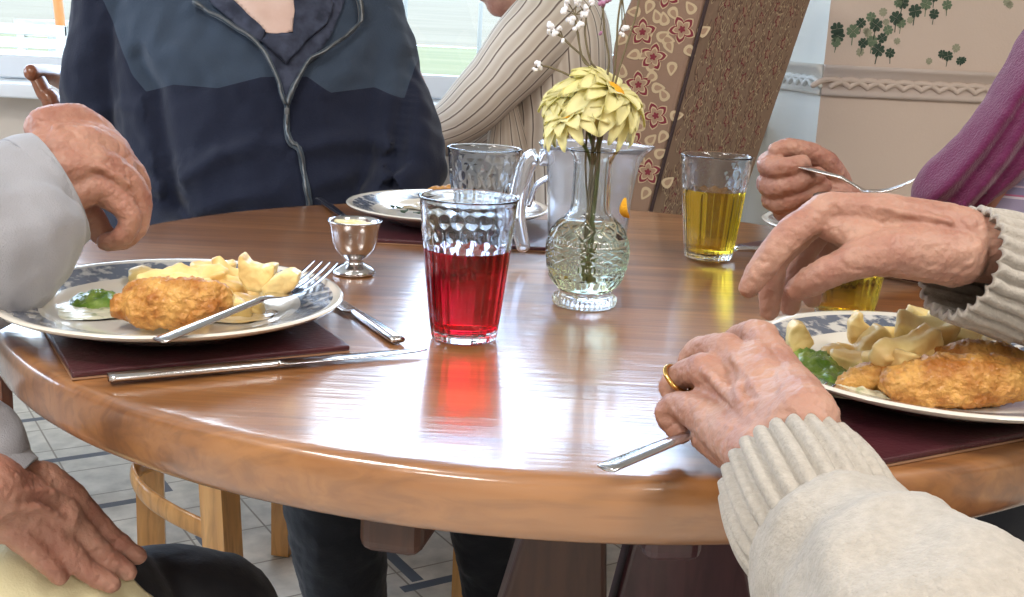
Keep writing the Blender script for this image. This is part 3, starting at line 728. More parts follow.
# ------------------------------------------------------------------ food
def chip(px, py, z, yaw, L, W, H, i, label, group, mat='chip', tilt=0, roll=0, bend=.0, taper=.35, p=3.2):
    c = at(px, py, z)
    rq = random.Random(i); g = place(superbox(L * rq.uniform(.66, .95), W * rq.uniform(.8, 1.0), H * rq.uniform(.9, 1.1), 6, 8, bend + rq.uniform(-.004, .006), rq.uniform(-.05, .28), i, .0045, 42, rq.uniform(-.5, .5)), c, yaw + rq.uniform(-.3, .3), tilt, roll)
    return tag(obj('potato_chip', g, m_[mat]), label, 'chip', group)
zP = cA.z + .0075
LA, GA = 'chunky pale golden chip heaped on the left plate behind the battered fish', 'chips on the left plate'
for i, (px, py, z, yaw, L, W, H, tl, rl, mt) in enumerate([
    (166, 283, .020, .3, .050, .022, .018, 0, .3, 'chip_pale'), (183, 279, .022, -.3, .050, .02, .018, -.1, .5, 'chip_pale'), (158, 292, .018, .9, .045, .02, .016, 0, .2, 'chip_pale'),
    (206, 281, .022, .2, .055, .022, .018, -.1, .4, 'chip'), (222, 287, .018, -.5, .055, .022, .017, .1, .3, 'chip'), (232, 276, .022, 1.0, .045, .018, .018, .4, 0, 'chip'),
    (238, 292, .012, -.2, .050, .02, .017, 0, .6, 'chip_pale'), (228, 305, .010, .5, .045, .018, .015, 0, .3, 'chip'), (212, 272, .014, .1, .055, .018, .016, 0, .2, 'chip_pale'),
    (190, 288, .030, -.2, .045, .02, .015, .1, .6, 'chip_pale'), (215, 298, .024, -.6, .04, .018, .016, -.3, .4, 'chip'), (150, 278, .010, .4, .045, .018, .015, 0, .2, 'chip'), (244, 304, .008, .4, .04, .02, .013, 0, .2, 'chip_pale')]):
    chip(px, py, zP + z, yaw, L, W, H, i, LA, GA, mt, tl, rl)
def wedge(pts, thick, mat, label, group, depthY, seed=0):
    """chunky potato wedge from its outline at a distance, with real thickness"""
    poly = [dp(x, y, depthY) for x, y in pts]
    c = sum((p for p in poly), V((0, 0, 0))) / len(poly)
    g = union([prism([p - V((0, thick / 2, 0)) for p in poly], (0, thick, 0))], .0013, 5, disp=lambda p, n: .0010 * fbm(p, 90))
    return tag(obj('potato_chip', g, m_[mat]), label, 'chip', group)
YW = cA.y - .0
wedge([(243, 252), (250, 262), (262, 266), (273, 263), (277, 265), (275, 277), (265, 289), (250, 289), (241, 276), (239, 258)], .020, 'chip_pale', 'horned pale chip wedge standing upright at the right of the heap', None, cA.y - .005)
wedge([(263, 287), (275, 275), (292, 268), (301, 273), (298, 285), (286, 295), (268, 298)], .018, 'chip_pale', 'pale chip wedge leaning beside the fork tines', None, cA.y - .025)
# battered fish on the left plate
def blob(pix, Y, voxel, amp, fr, pieces=None, smooth=3):
    return union([chain(pix, 16, 4)] + (pieces or []), voxel, smooth, disp=lambda p, n: amp * fbm(p, fr, 4))
y0 = cA.y - .055
g = union([chain([(126, 306, y0, .012), (145, 302, y0, .017), (172, 302, y0 - .006, .019), (198, 301, y0 - .004, .018), (216, 298, y0, .013)]), chain([(133, 296, y0 + .01, .011), (160, 294, y0 + .01, .013), (190, 294, y0 + .012, .013)]),
           chain([(140, 312, y0 - .012, .012), (175, 313, y0 - .014, .013), (205, 309, y0 - .010, .011)])], .0013, 3, disp=lambda p, n: .0030 * fbm(p, 75, 4))
tag(obj('battered_fish', g, m_['batter']), 'golden battered fish portion at the front of the left plate', 'fish')
def heap(cpt, rx, ry, h, seed, amp, fr, n=26, rot=0):
    """low lumpy mound lying on a plate"""
    vs = []; fs = []
    for j in range(n + 1):
        for k in range(48):
            a = 2 * pi * k / 48; t = j / n; e = 1 + .22 * noise.noise(V((cos(a) * 1.6 + seed, sin(a) * 1.6, seed)))
            x, y = rx * t * e * cos(a), ry * t * e * sin(a); x, y = x * cos(rot) - y * sin(rot), x * sin(rot) + y * cos(rot)
            z = h * (1 - t ** 2.4) + amp * (1 - t ** 4) * fbm(V((x, y, seed)), fr, 4) * (1 if t < 1 else 0)
            vs.append(cpt + V((x, y, max(z, .0003))))
    for j in range(n):
        for k in range(48):
            a, b = j * 48 + k, j * 48 + (k + 1) % 48; fs.append([a, a + 48, b + 48, b])
    fs.append([n * 48 + k for k in range(48)][::-1]); return vs, fs
def mound(px, py, z, rx, ry, h, seed, mat, name, label, cat, amp=.003, fr=120, rot=0):
    return tag(obj(name, heap(at(px, py, z), rx, ry, h, seed, amp, fr, rot=rot), m_[mat]), label, cat, kind='stuff')
mound(98, 303, zP, .026, .026, .010, 2.2, 'peas', 'mushy_peas', 'small heap of green mushy peas at the left of the left plate', 'peas')
mound(90, 309, zP - .0005, .055, .036, .0022, 5.1, 'tartare', 'sauce', 'thin smear of pale sauce on the left plate', 'sauce', .001, 150)
mound(215, 313, zP - .0005, .055, .030, .003, 6.1, 'gravy_oil', 'gravy', 'glossy pale juices under the fish on the left plate', 'sauce', .002, 110)
# right plate
zQ = cE.z + .0075; Yq = cE.y
def fishE(pix, amp, label, extra=()):
    g = union([chain(pix, 16, 4)] + [chain(q, 16, 4) for q in extra], .0013, 3, disp=lambda p, n: amp * fbm(p, 80, 4) + .0009 * noise.noise(p * 420))
    tag(obj('crumbed_fish', g, m_['batter']), label, 'fish')
yf = at(940, 388, zQ + .01).y
fishE([(900, 383, yf, .013), (925, 381, yf, .0175), (960, 380, yf, .019), (995, 380, yf, .018), (1022, 377, yf + .005, .014)], .0022, 'large crumbed golden fish piece at the front of the right plate', [[(905, 389, yf - .005, .011), (950, 391, yf - .006, .013), (1000, 388, yf - .003, .012)]])
fishE([(846, 384, yf + .02, .008), (862, 380, yf + .022, .011), (880, 378, yf + .022, .011), (893, 381, yf + .02, .009)], .0025, 'small crumbed golden piece beside the green peas')
fishE([(945, 362, yf + .03, .012), (975, 358, yf + .03, .014), (1010, 362, yf + .03, .012)], .002, 'crumbed piece tucked behind the large fish on the right plate')
mound(812, 368, zQ, .030, .034, .012, 3.3, 'peas', 'mushy_peas', 'bright green mushy peas on the right plate beside the knuckles', 'peas')
mound(830, 378, zQ - .0005, .034, .024, .006, 3.9, 'peas', 'mushy_peas', 'green pea puree spread toward the crumbed piece on the right plate', 'peas')
mound(848, 394, zQ - .001, .045, .014, .005, 7.3, 'tartare', 'tartare_sauce', 'pale speckled tartare sauce along the front rim of the right plate', 'sauce', .002, 130, -.25)
LE, GE = 'chunky pale chip in the pile behind the crumbed fish on the right plate', 'chips on the right plate'
for i, (px, py, z, yaw, L, W, H, tl, rl, mt) in enumerate([
    (905, 348, .030, .5, .065, .022, .020, -.3, .4, 'chip_pale'), (925, 335, .030, -.1, .065, .022, .020, .1, .3, 'chip_pale'), (950, 335, .028, -.5, .060, .022, .018, .3, .3, 'chip_pale'),
    (972, 340, .024, -.8, .055, .02, .018, .2, .2, 'chip'), (990, 350, .020, 1.2, .055, .02, .018, .1, .5, 'chip'), (915, 360, .022, .9, .055, .022, .018, -.2, .4, 'chip_pale'),
    (890, 362, .014, .7, .055, .02, .016, -.1, .4, 'chip_pale'), (940, 350, .016, .2, .06, .022, .018, 0, .3, 'chip'), (965, 352, .014, -.3, .06, .022, .018, 0, .3, 'chip_pale'),
    (860, 366, .006, -.3, .060, .022, .015, 0, .2, 'chip_pale'), (842, 357, .008, -.2, .045, .016, .013, .1, .3, 'chip'), (930, 325, .030, .1, .055, .018, .018, .1, .3, 'chip_pale'), (885, 352, .008, .1, .05, .02, .016, 0, .2, 'chip'), (900, 338, .010, .4, .05, .02, .016, 0, .2, 'chip')]):
    chip(px, py, zQ + z, yaw, L, W, H, 30 + i, LE, GE, mt, tl, rl, bend=.004 if i % 2 else 0)
wedge([(788, 327), (796, 321), (803, 323), (814, 341), (808, 347), (790, 351), (786, 340)], .017, 'chip_pale', 'single chip end standing behind the green peas', None, Yq + .035)
wedge([(848, 322), (857, 310), (862, 312), (862, 321), (871, 327), (868, 336), (858, 344), (848, 342)], .014, 'chip_pale', 'thin curved chip standing upright in front of the second amber drink', None, Yq + .055)
wedge([(853, 352), (862, 338), (877, 325), (885, 328), (890, 340), (891, 357), (872, 359)], .020, 'chip_pale', 'triangular chip with a pale skinned face in the middle of the right plate', None, Yq + .035)
wedge([(835, 342), (846, 344), (858, 350), (854, 354), (840, 350)], .010, 'chip', 'small split chip end poking out left of the triangular chip', None, Yq + .04)
tag(obj('fish_crumb', union([ell(dp(808, 214, cD.y - .02), (.018, .016, .012)), ell(dp(800, 222, cD.y - .02), (.02, .018, .012))], .0015, 2, disp=lambda p, n: .003 * fbm(p, 80, 4)), m_['batter']), 'browned piece of fish on the far plate under the fist', 'fish')
tag(obj('fish_crumb', union([ell(at(438, 192, cM.z + .018), (.016, .012, .008)), ell(at(450, 191, cM.z + .018), (.014, .012, .009))], .0015, 2, disp=lambda p, n: .003 * fbm(p, 80, 4)), m_['batter']), 'leftover batter scrap on the far rim of the man\'s plate', 'fish')
mound(436, 205, cM.z + .0068, .055, .055, .003, 1.1, 'gravy_oil', 'gravy', 'brown gravy left on the man\'s plate', 'sauce', .002, 90)
for i, (x, y) in enumerate(((388, 198), (398, 193), (384, 203), (405, 211), (412, 194), (400, 208), (392, 207), (418, 213), (425, 196), (378, 197))):
    tag(obj('salad_scrap', place(superbox(.013, .006, .002, 3, 3, .002, .3, i, .002, 120), at(x, y, cM.z + .010), i * 1.3, .2), m_['peas_dark'] if 'peas_dark' in MATS else m_['clover_dark']), 'dark green scrap of salad left on the man\'s plate', 'salad', 'salad scraps on the man\'s plate')
mound(402, 203, cM.z + .0066, .035, .035, .0022, 9.1, 'tartare', 'sauce', 'white sauce smear on the man\'s plate', 'sauce', .0015, 140)
# ------------------------------------------------------------------ flowers
def flower(c, axis, R, n, label, seed, droop=.6):
    rnd = random.Random(seed)
    axis = axis.normalized(); s = axis.cross(V((0, .2, 1))).normalized(); t = axis.cross(s).normalized()
    e = empty('yellow_daisy', c, label, 'flower')
    for L_, (k, rr, dr_) in enumerate(((n, 1, droop), (n - 2, .86, droop * .45), (n - 5, .62, droop * .0))):
        for j in range(k):
            a = 2 * pi * (j + .4 * L_ + rnd.uniform(-.15, .15)) / k; ln = R * rr * rnd.uniform(.9, 1.06); w = R * .205 * rnd.uniform(.9, 1.1)
            d = s * cos(a) + t * sin(a); sd = axis.cross(d).normalized(); N_ = 9; up = []; lo = []
            dd = dr_ + rnd.uniform(-.12, .12)
            for i in range(N_):
                u = i / (N_ - 1); x = R * .10 + ln * u
                hgt = axis * (ln * (.22 * sin(pi * u * .8) - dd * u * u * .9) + R * .04 * L_)
                ww = w * (sin(pi * (.06 + .72 * u)) ** .8) * (1 if i < N_ - 2 else (.82 if i == N_ - 2 else .42))
                row = [c + d * x + hgt + sd * (ww * q) + axis * (abs(q) ** 2 * w * .3) for q in (-1, -.5, 0, .5, 1)]
                up += row; lo += [p - axis * .0006 for p in row]
            fs = [[i * 5 + q, i * 5 + q + 1, i * 5 + q + 6, i * 5 + q + 5] for i in range(N_ - 1) for q in range(4)]
            m = N_ * 5; fs += [[x_ + m for x_ in f][::-1] for f in fs]
            edge = [i * 5 for i in range(N_)] + [(N_ - 1) * 5 + q for q in range(1, 5)] + [i * 5 + 4 for i in range(N_ - 2, -1, -1)] + [3, 2, 1]
            fs += [[edge[i], edge[(i + 1) % len(edge)], edge[(i + 1) % len(edge)] + m, edge[i] + m][::-1] for i in range(len(edge))]
            obj('petal', (up + lo, fs), m_['petal'], e)
    rot = Matrix((s, t, axis)).transposed()
    obj('centre', xf(ell((0, 0, 0), (R * .26, R * .26, R * .13)), Matrix.Translation(c + axis * R * .12) @ rot.to_4x4()), m_['flower_centre'], e)
    obj('stem', tube([c - axis * .001, c - axis * .018 + V((0, 0, -.004)), V((VC.x + rnd.uniform(-.006, .006), VC.y + rnd.uniform(-.006, .006), TZ + .13)), V((VC.x + rnd.uniform(-.008, .008), VC.y + rnd.uniform(-.008, .008), TZ + .03))], .0017, 8, 6), m_['stem'], e)
yv = VC.y
flower(dp(573, 95, yv + .010), V((-.55, -.25, .8)), .040, 17, 'yellow daisy drooping over the left of the vase rim', 3, .8)
flower(dp(611, 95, yv - .002), V((.55, -.22, .8)), .044, 17, 'yellow daisy drooping over the right of the vase rim', 5, .9)
flower(dp(572, 119, yv - .020), V((-.5, -.25, .8)), .033, 13, 'lower small yellow daisy spreading left just above the jug rim', 8, .55)
tag(obj('yellow_petal', place(superbox(.022, .009, .002, 3, 4, .006, .4, 2, .001), V((VC.x + .030, VC.y - .024, TZ + .098)), 1.0, 1.15), m_['flower_centre']), 'loose orange-yellow petal stuck to the shoulder of the vase', 'petal')
def sprig(pts, buds, label, seed, mat='bud_white'):
    rnd = random.Random(seed); P = [dp(x, y, yv + d) for x, y, d in pts]
    base = [V((VC.x + rnd.uniform(-.006, .006), VC.y + rnd.uniform(-.006, .006), TZ + .05)), V((VC.x + rnd.uniform(-.008, .008), VC.y + rnd.uniform(-.006, .006), TZ + .135))]
    e = empty('dried_sprig', P[-1], label, 'flower', None)
    gs = [tube(base + P, [.0010] * (len(base) + len(P)), 7, 5)]
    for bx, by, br in buds:
        b = dp(bx, by, yv + pts[-1][2]); gs.append(tube([P[-1], (P[-1] + b) / 2 + V((0, .002, .001)), b], .0006, 6, 3))
    obj('stem', join(*gs), m_['stem_dry'], e)
    for bx, by, br in buds:
        b = dp(bx, by, yv + pts[-1][2]); gg = []
        for k in range(5):
            o_ = V((rnd.uniform(-1, 1), rnd.uniform(-1, 1), rnd.uniform(-1, 1))) * br * .55
            gg.append(ell(b + o_, (br * .6, br * .5, br * .6), seg=8, rings=6))
        obj('bud', join(*gg), m_[mat], e)
sprig([(592, 92, 0), (572, 77, 0), (552, 68, .0), (543, 66, 0)], [(538, 64, .0032), (535, 69, .0026), (540, 68, .0022)], 'bare sprig with a white bud arching out to the far left', 1)
sprig([(590, 80, 0), (585, 60, .004), (570, 45, .004), (563, 38, .004)], [(550, 26, .004), (555, 33, .0035), (548, 32, .003), (563, 41, .003), (559, 29, .003)], 'sprig with white and dark buds left of centre', 2)
sprig([(596, 80, 0), (583, 60, 0), (577, 30, 0), (575, 15, 0)], [(563, 10, .004), (571, 20, .0045), (580, 25, .004), (584, 16, .004), (577, 2, .004), (568, 3, .0035), (586, 8, .0035), (575, 29, .0032)], 'tall sprig densely covered in white buds at the top of the bunch', 3)
sprig([(599, 82, .003), (590, 60, .003), (585, 35, .003), (586, 20, .003)], [(592, 3, .003), (587, 12, .003)], 'slim upright sprig with tiny buds beside the dense white one', 4)
sprig([(606, 85, .006), (609, 60, .006), (605, 35, .006), (603, 10, .006)], [(602, 3, .0035), (598, -2, .003), (608, -1, .0035), (600, 33, .0022)], 'sprig with mauve buds rising straight up', 5, 'bud_mauve')
sprig([(612, 85, .002), (616, 55, .002), (618, 20, .002), (622, -6, .002)], [(626, 29, .004), (622, 34, .003), (624, -12, .004)], 'sprig with one white bud in front of the patterned chair', 6)
sprig([(615, 85, -.003), (625, 50, -.003), (636, 15, -.003), (640, -8, -.003)], [(642, -12, .004), (637, -14, .003)], 'bare stem leaning right across the patterned chair', 7)
# ------------------------------------------------------------------ people
def head_pieces(c, f, s=1.0):
    """skull, jaw, nose, ears, lips, brow around centre c facing f (horizontal)"""
    f = f.normalized(); u = V((0, 0, 1)); u = (u - f * u.dot(f)).normalized(); l = u.cross(f).normalized()
    R = Matrix((l, f, u)).transposed()
    def P(x, y, z): return c + R @ V((x * s, y * s, z * s))
    E_ = lambda x, y, z, a, b, d: ell(P(x, y, z), (a * s, b * s, d * s), R)
    g = [E_(0, -.010, .030, .074, .092, .088), E_(0, .018, -.035, .062, .068, .070), E_(0, .040, -.080, .038, .036, .030), E_(0, .078, .030, .045, .016, .012),
         tube([P(0, .083, .02), P(0, .098, -.008), P(0, .110, -.028)], [.007 * s, .009 * s, .013 * s], 12, 3), E_(0, .086, -.055, .024, .012, .006), E_(0, .084, -.066, .021, .012, .006),
         E_(.036, .070, -.02, .022, .018, .02), E_(-.036, .070, -.02, .022, .018, .02)]
    for sx in (1, -1): g.append(E_(sx * .076, -.005, -.008, .010, .020, .032))
    return g, P, R
def face_bits(par, P, R, s=1.0, hair='hair_white', glasses=False, volume=1.0, back=True):
    for sx in (1, -1):
        ey = obj('eye', ell(P(sx * .031, .0765, .008), (.0125 * s, .0085 * s, .0060 * s), R, 14, 8), m_['eye'], par)
        obj('iris', ell(P(sx * .031, .0838, .008), (.0048 * s, .0020 * s, .0046 * s), R, 12, 8), m_['trouser_dark'], ey)
    g = union([ell(P(0, -.018, .048), (.082 * s * volume, .098 * s * volume, .086 * s * volume), R), ell(P(0, -.055, -.01), (.072 * s * volume, .058 * s, .070 * s), R)], .006, 2, disp=lambda p, n: .006 * fbm(p, 35, 3))
    # keep the face clear of hair
    vs, fs = g; cc = P(0, 0, 0); fd = (P(0, 1, 0) - cc).normalized(); ud = (P(0, 0, 1) - cc).normalized()
    keep = [((v - cc).dot(fd) < .045 * s + .9 * max(0, (v - cc).dot(ud) - .055 * s)) for v in vs]
    vs = [v if k else v - fd * max(0, ((v - cc).dot(fd) - .045 * s - .9 * max(0, (v - cc).dot(ud) - .055 * s))) for v, k in zip(vs, keep)]
    obj('hair', (vs, fs), m_[hair], par)
def folds(a1, a2, s1, s2, axis=None):
    return lambda p, n: a1 * fbm(p, s1, 2) + a2 * fbm(p, s2, 3)
def ribbed(path, radii, ribs, depth, name, par, mat, seg=None, n=6, thick=.004, normal=None, ecc=1.0):
    """a knitted cuff: a ribbed tube with real wall thickness, open at both ends"""
    S = catmull([(*p, r) for p, r in zip(path, radii)], n); m = len(S); seg = ribs * 6; C = [V(s[:3]) for s in S]
    nrm = V(normal) if normal is not None else V((0, 0, 1)); vs = []
    rows = [(i, 1) for i in range(m)] + [(m - 1, 0)] + [(i, 0) for i in range(m - 1, -1, -1)]
    rows = [(i, o_) for i, o_ in rows]
    for i, o_ in rows:
        t = (C[min(i + 1, m - 1)] - C[max(i - 1, 0)]).normalized(); nn = (nrm - t * nrm.dot(t)).normalized(); b = t.cross(nn)
        for k in range(seg):
            a = 2 * pi * k / seg; rr = S[i][3] * (1 + depth * (abs(cos(a * ribs / 2)) ** .7 - .5)) - (0 if o_ else thick)
            rr *= 1 + .03 * noise.noise(C[i] * 20 + V((cos(a), sin(a), 0)))
            vs.append(C[i] + b * (rr * cos(a) * ecc) + nn * (rr * sin(a)))
    fs = []; M_ = len(rows)
    for i in range(M_):
        for k in range(seg):
            a, b = i * seg + k, i * seg + (k + 1) % seg; c2, d2 = ((i + 1) % M_) * seg + (k + 1) % seg, ((i + 1) % M_) * seg + k
            fs.append([a, b, c2, d2])
    return obj(name, (vs, fs), mat, par)
def skin_disp(p, n): return .0004 * noise.noise(p * 190) + .0009 * noise.noise(p * 70) - .0005 * max(0, 1 - 6 * abs(noise.noise(p * 75 + V((3, 1, 2))))) - .0004 * max(0, 1 - 5 * abs(noise.noise(p * 150 + V((7, 1, 9)))))
def hand_union(pieces, voxel=.0014, smooth=5): return union(pieces, voxel, smooth, disp=skin_disp)
def nails(par, L):
    """small nail plates: (point, direction, outward normal, size)"""
    for p, d, nn, s_ in L:
        d = d.normalized(); nn = (nn - d * nn.dot(d)).normalized(); sd = d.cross(nn)
        R = Matrix((sd, d, nn)).transposed()
        obj('fingernail', ell(p, (s_ * .62, s_, s_ * .22), R, 14, 8), m_['nail'], par)
# ---- the lady in the cream ribbed jumper (right foreground)
def lady_cream():
    e = empty('person', (.66, .36, 0), 'person in a cream jumper with ribbed cuffs, reaching both hands over the right-hand plate', 'person')
    # left hand, resting on the table on a fork
    H = [chain([(822, 528, .545, .026), (797, 470, .595, .0255), (768, 395, .655, .020), (755, 365, .69, .016)]),
         chain([(805, 420, .60, .020), (785, 380, .665, .015), (762, 342, .715, .0125), (757, 336, .722, .0118)]),            # index metacarpal
         chain([(790, 430, .60, .018), (755, 382, .67, .0135), (728, 351, .705, .0120)]),
         chain([(775, 445, .60, .018), (738, 400, .665, .0135), (704, 370, .695, .0118)]),
         chain([(762, 458, .595, .018), (720, 428, .65, .0145), (690, 408, .682, .0115)]),
         chain([(772, 462, .60, .016), (735, 452, .64, .013), (708, 438, .66, .011)]),
         chain([(762, 338, .72, .0122), (742, 338, .745, .0105), (728, 352, .755, .0095), (735, 372, .745, .0085)]),             # index finger folding down
         chain([(728, 351, .705, .0118), (704, 350, .728, .0100), (690, 362, .738, .0092), (700, 378, .735, .0085)]),
         chain([(704, 370, .695, .0115), (684, 374, .712, .0095), (671, 386, .716, .0090), (678, 402, .712, .0082)]),
         chain([(690, 408, .682, .0110), (674, 405, .695, .0090), (667, 416, .697, .0085), (680, 432, .69, .0080)]),
         chain([(800, 425, .62, .016), (790, 392, .68, .0125), (778, 378, .715, .0105), (764, 376, .735, .0092)]),              # thumb on the far side
         # tendons and veins on the back
         chain([(792, 412, .600, .0045), (775, 375, .655, .0042), (762, 345, .703, .004)]), chain([(777, 424, .592, .0040), (750, 378, .65, .004), (729, 352, .693, .004)]),
         chain([(765, 438, .588, .004), (732, 398, .645, .004), (705, 370, .683, .004)]), chain([(768, 400, .614, .0028), (748, 405, .622, .0028), (738, 392, .64, .0028), (742, 372, .665, .0026)], n=5)]
    left = hand_union(H)
    # right hand reaching over the plate
    G = [chain([(1010, 250, .80, .026), (975, 246, .80, .0250), (940, 241, .80, .0245), (900, 235, .80, .0245), (860, 225, .802, .0200)]),
         chain([(960, 235, .795, .021), (900, 219, .795, .0170), (850, 209, .797, .0125), (822, 210, .80, .0118)]),
         chain([(960, 235, .81, .021), (890, 220, .815, .0170), (830, 211, .822, .0118)]), chain([(960, 240, .82, .02), (890, 230, .832, .0165), (828, 222, .845, .0115)]),
         chain([(960, 245, .83, .018), (890, 242, .845, .0150), (832, 236, .862, .0105)]),
         chain([(955, 256, .785, .0225), (905, 252, .776, .0190), (868, 256, .770, .0150), (838, 268, .770, .0120), (815, 279, .776, .0112), (797, 289, .786, .0090)]),   # thumb
         chain([(866, 240, .785, .014), (845, 232, .79, .012), (830, 226, .797, .011)]),
         chain([(821, 212, .799, .0122), (797, 228, .792, .0115), (778, 247, .788, .0110), (762, 268, .787, .0100), (749, 287, .788, .0082)]),        # index
         chain([(822, 215, .822, .0118), (798, 236, .817, .0108), (778, 258, .813, .0100), (771, 285, .813, .0092), (769, 311, .815, .0075)]),       # middle
         chain([(824, 224, .845, .0112), (806, 250, .842, .0100), (792, 280, .836, .0098), (790, 306, .838, .0082)]),       # ring
         chain([(830, 238, .862, .0100), (818, 262, .858, .0088), (810, 284, .853, .0088), (812, 299, .853, .0076)]),       # little
         chain([(950, 222, .776, .003), (900, 212, .780, .0030), (856, 204, .788, .0032), (830, 204, .79, .003)], n=5)]
    right = hand_union(G)
    # rest of the body, outside the picture
    neck = V((.70, .34, 1.13)); f = V((-.62, .75, -.15)); hp, P, R = head_pieces(V((.67, .38, 1.27)), f, .96)
    w1 = dp(822, 528, .545); w2 = dp(1010, 250, .80); elL = V((.29, .20, .70)); elR = V((.72, .70, .80)); shL = V((.60, .20, 1.02)); shR = V((.86, .48, 1.02))
    core = union(hp + [tube([V((.68, .36, 1.2)), neck, V((.71, .33, 1.02))], [.05, .055, .07], 16, 3), tube([V((.74, .32, .48)), V((.72, .33, .75)), V((.71, .33, 1.0))], [.13, .12, .12], 18, 3),
                 tube([shL, elL, w1], [.045, .036, .024], 14, 5), tube([shR, elR, w2], [.045, .036, .025], 14, 5)], .006, 3)
    b = obj('body', join(core, left, right), m_['skin_pale'], e)
    face_bits(e, P, R, .96, 'hair_white', volume=1.04)
    # jumper
    k0 = dp(700 + 92, 470, .545)
    def sleeve(path, rad, mesh_disp): return tube(path, rad, 28, 6)
    A = [dp(826, 534, .547), dp(848, 568, .52), dp(888, 618, .48), dp(952, 680, .43), elL, V((.50, .12, .88)), shL]
    B = [dp(1016, 280, .80), dp(1050, 292, .80), dp(1100, 300, .79), V((.60, .74, .80)), elR, V((.82, .56, .9)), shR]
    def jd(p, n): return .006 * fbm(p, 13, 3) + .0042 * sin(110 * (p.x * .5 - p.y * .8 + .3 * p.z) + 7 * noise.noise(p * 9)) * (.5 + .5 * noise.noise(p * 7)) + .0006 * noise.noise(p * 260)
    sl = union([tube(A, [.0405, .049, .056, .060, .064, .068, .075], 28, 6, cap=False), tube(B, [.041, .046, .050, .055, .060, .066, .075], 28, 6, cap=False),
                tube([V((.76, .34, .50)), V((.73, .34, .62)), V((.71, .33, .82)), V((.70, .335, 1.02)), V((.69, .35, 1.10))], [(.19, .15), (.19, .15), (.18, .13), (.17, .10), (.075, .07)], 36, 6, normal=(-.62, .75, 0)),
                ], .0028, 4, disp=jd)
    obj('jumper', sl, m_['cream_knit'], e)
    c1 = ribbed([dp(793, 479, .592), dp(805, 500, .573), dp(818, 522, .555), dp(832, 545, .540)], [.0395, .0420, .0430, .0415], 26, .13, 'ribbed_cuff', e, m_['cream_knit'], normal=(0, -.5, 1), ecc=1.0)
    c2 = ribbed([dp(961, 262, .79), dp(975, 267, .793), dp(1000, 273, .797), dp(1026, 283, .80)], [.0400, .0405, .0420, .0430], 24, .12, 'ribbed_cuff', e, m_['cream_knit'], normal=(-.3, 0, 1), ecc=1.0)
    # ring on the ring finger
    rp = dp(680, 379, .713); ax = (dp(671, 386, .716) - dp(684, 374, .712)).normalized(); q = ax.cross(V((0, 0, 1))).normalized(); q2 = ax.cross(q)
    rc = [dp(678, 379.5, .7125) + q * (.0108 * cos(t)) + q2 * (.0108 * sin(t)) for t in [2 * pi * k / 24 for k in range(25)]]
    obj('ring', tube(rc, .0017, 10, 1, cap=False), m_['gold'], e)['label'] = 'gold ring'
    # seat and skirt in deep maroon
    sk = union([tube([V((.78, .33, .50)), V((.62, .55, .52)), V((.48, .74, .53))], [.12, .10, .085], 24, 4), tube([V((.62, .20, .50)), V((.46, .42, .52)), V((.33, .60, .53))], [.12, .10, .085], 24, 4),
                tube([V((.48, .74, .53)), V((.46, .78, .3)), V((.46, .76, .08))], [.085, .07, .06], 20, 4), tube([V((.33, .60, .53)), V((.31, .64, .3)), V((.31, .62, .08))], [.085, .07, .06], 20, 4)], .006, 3, disp=folds(.004, 0, 12, 30))
    obj('trousers', sk, m_['maroon_cloth'], e)
    for x, y in ((.30, .66), (.45, .80)): obj('shoe', place(superbox(.25, .09, .08, 3, 6, 0, .25), V((x, y, .041)), 1.9), m_['trouser_black'], e)
    return e
M('maroon_cloth', (.045, .012, .022), .9, bump=.4, bs=300, sheen=.2)
lady_cream()
fork(dp(606, 468, .617), dp(745, 412, .70), dp(785, 389, .735), dp(823, 382, .768), 'fork under the near hand, its tines in the green peas', w=.012, normal=(0, .1, 1))
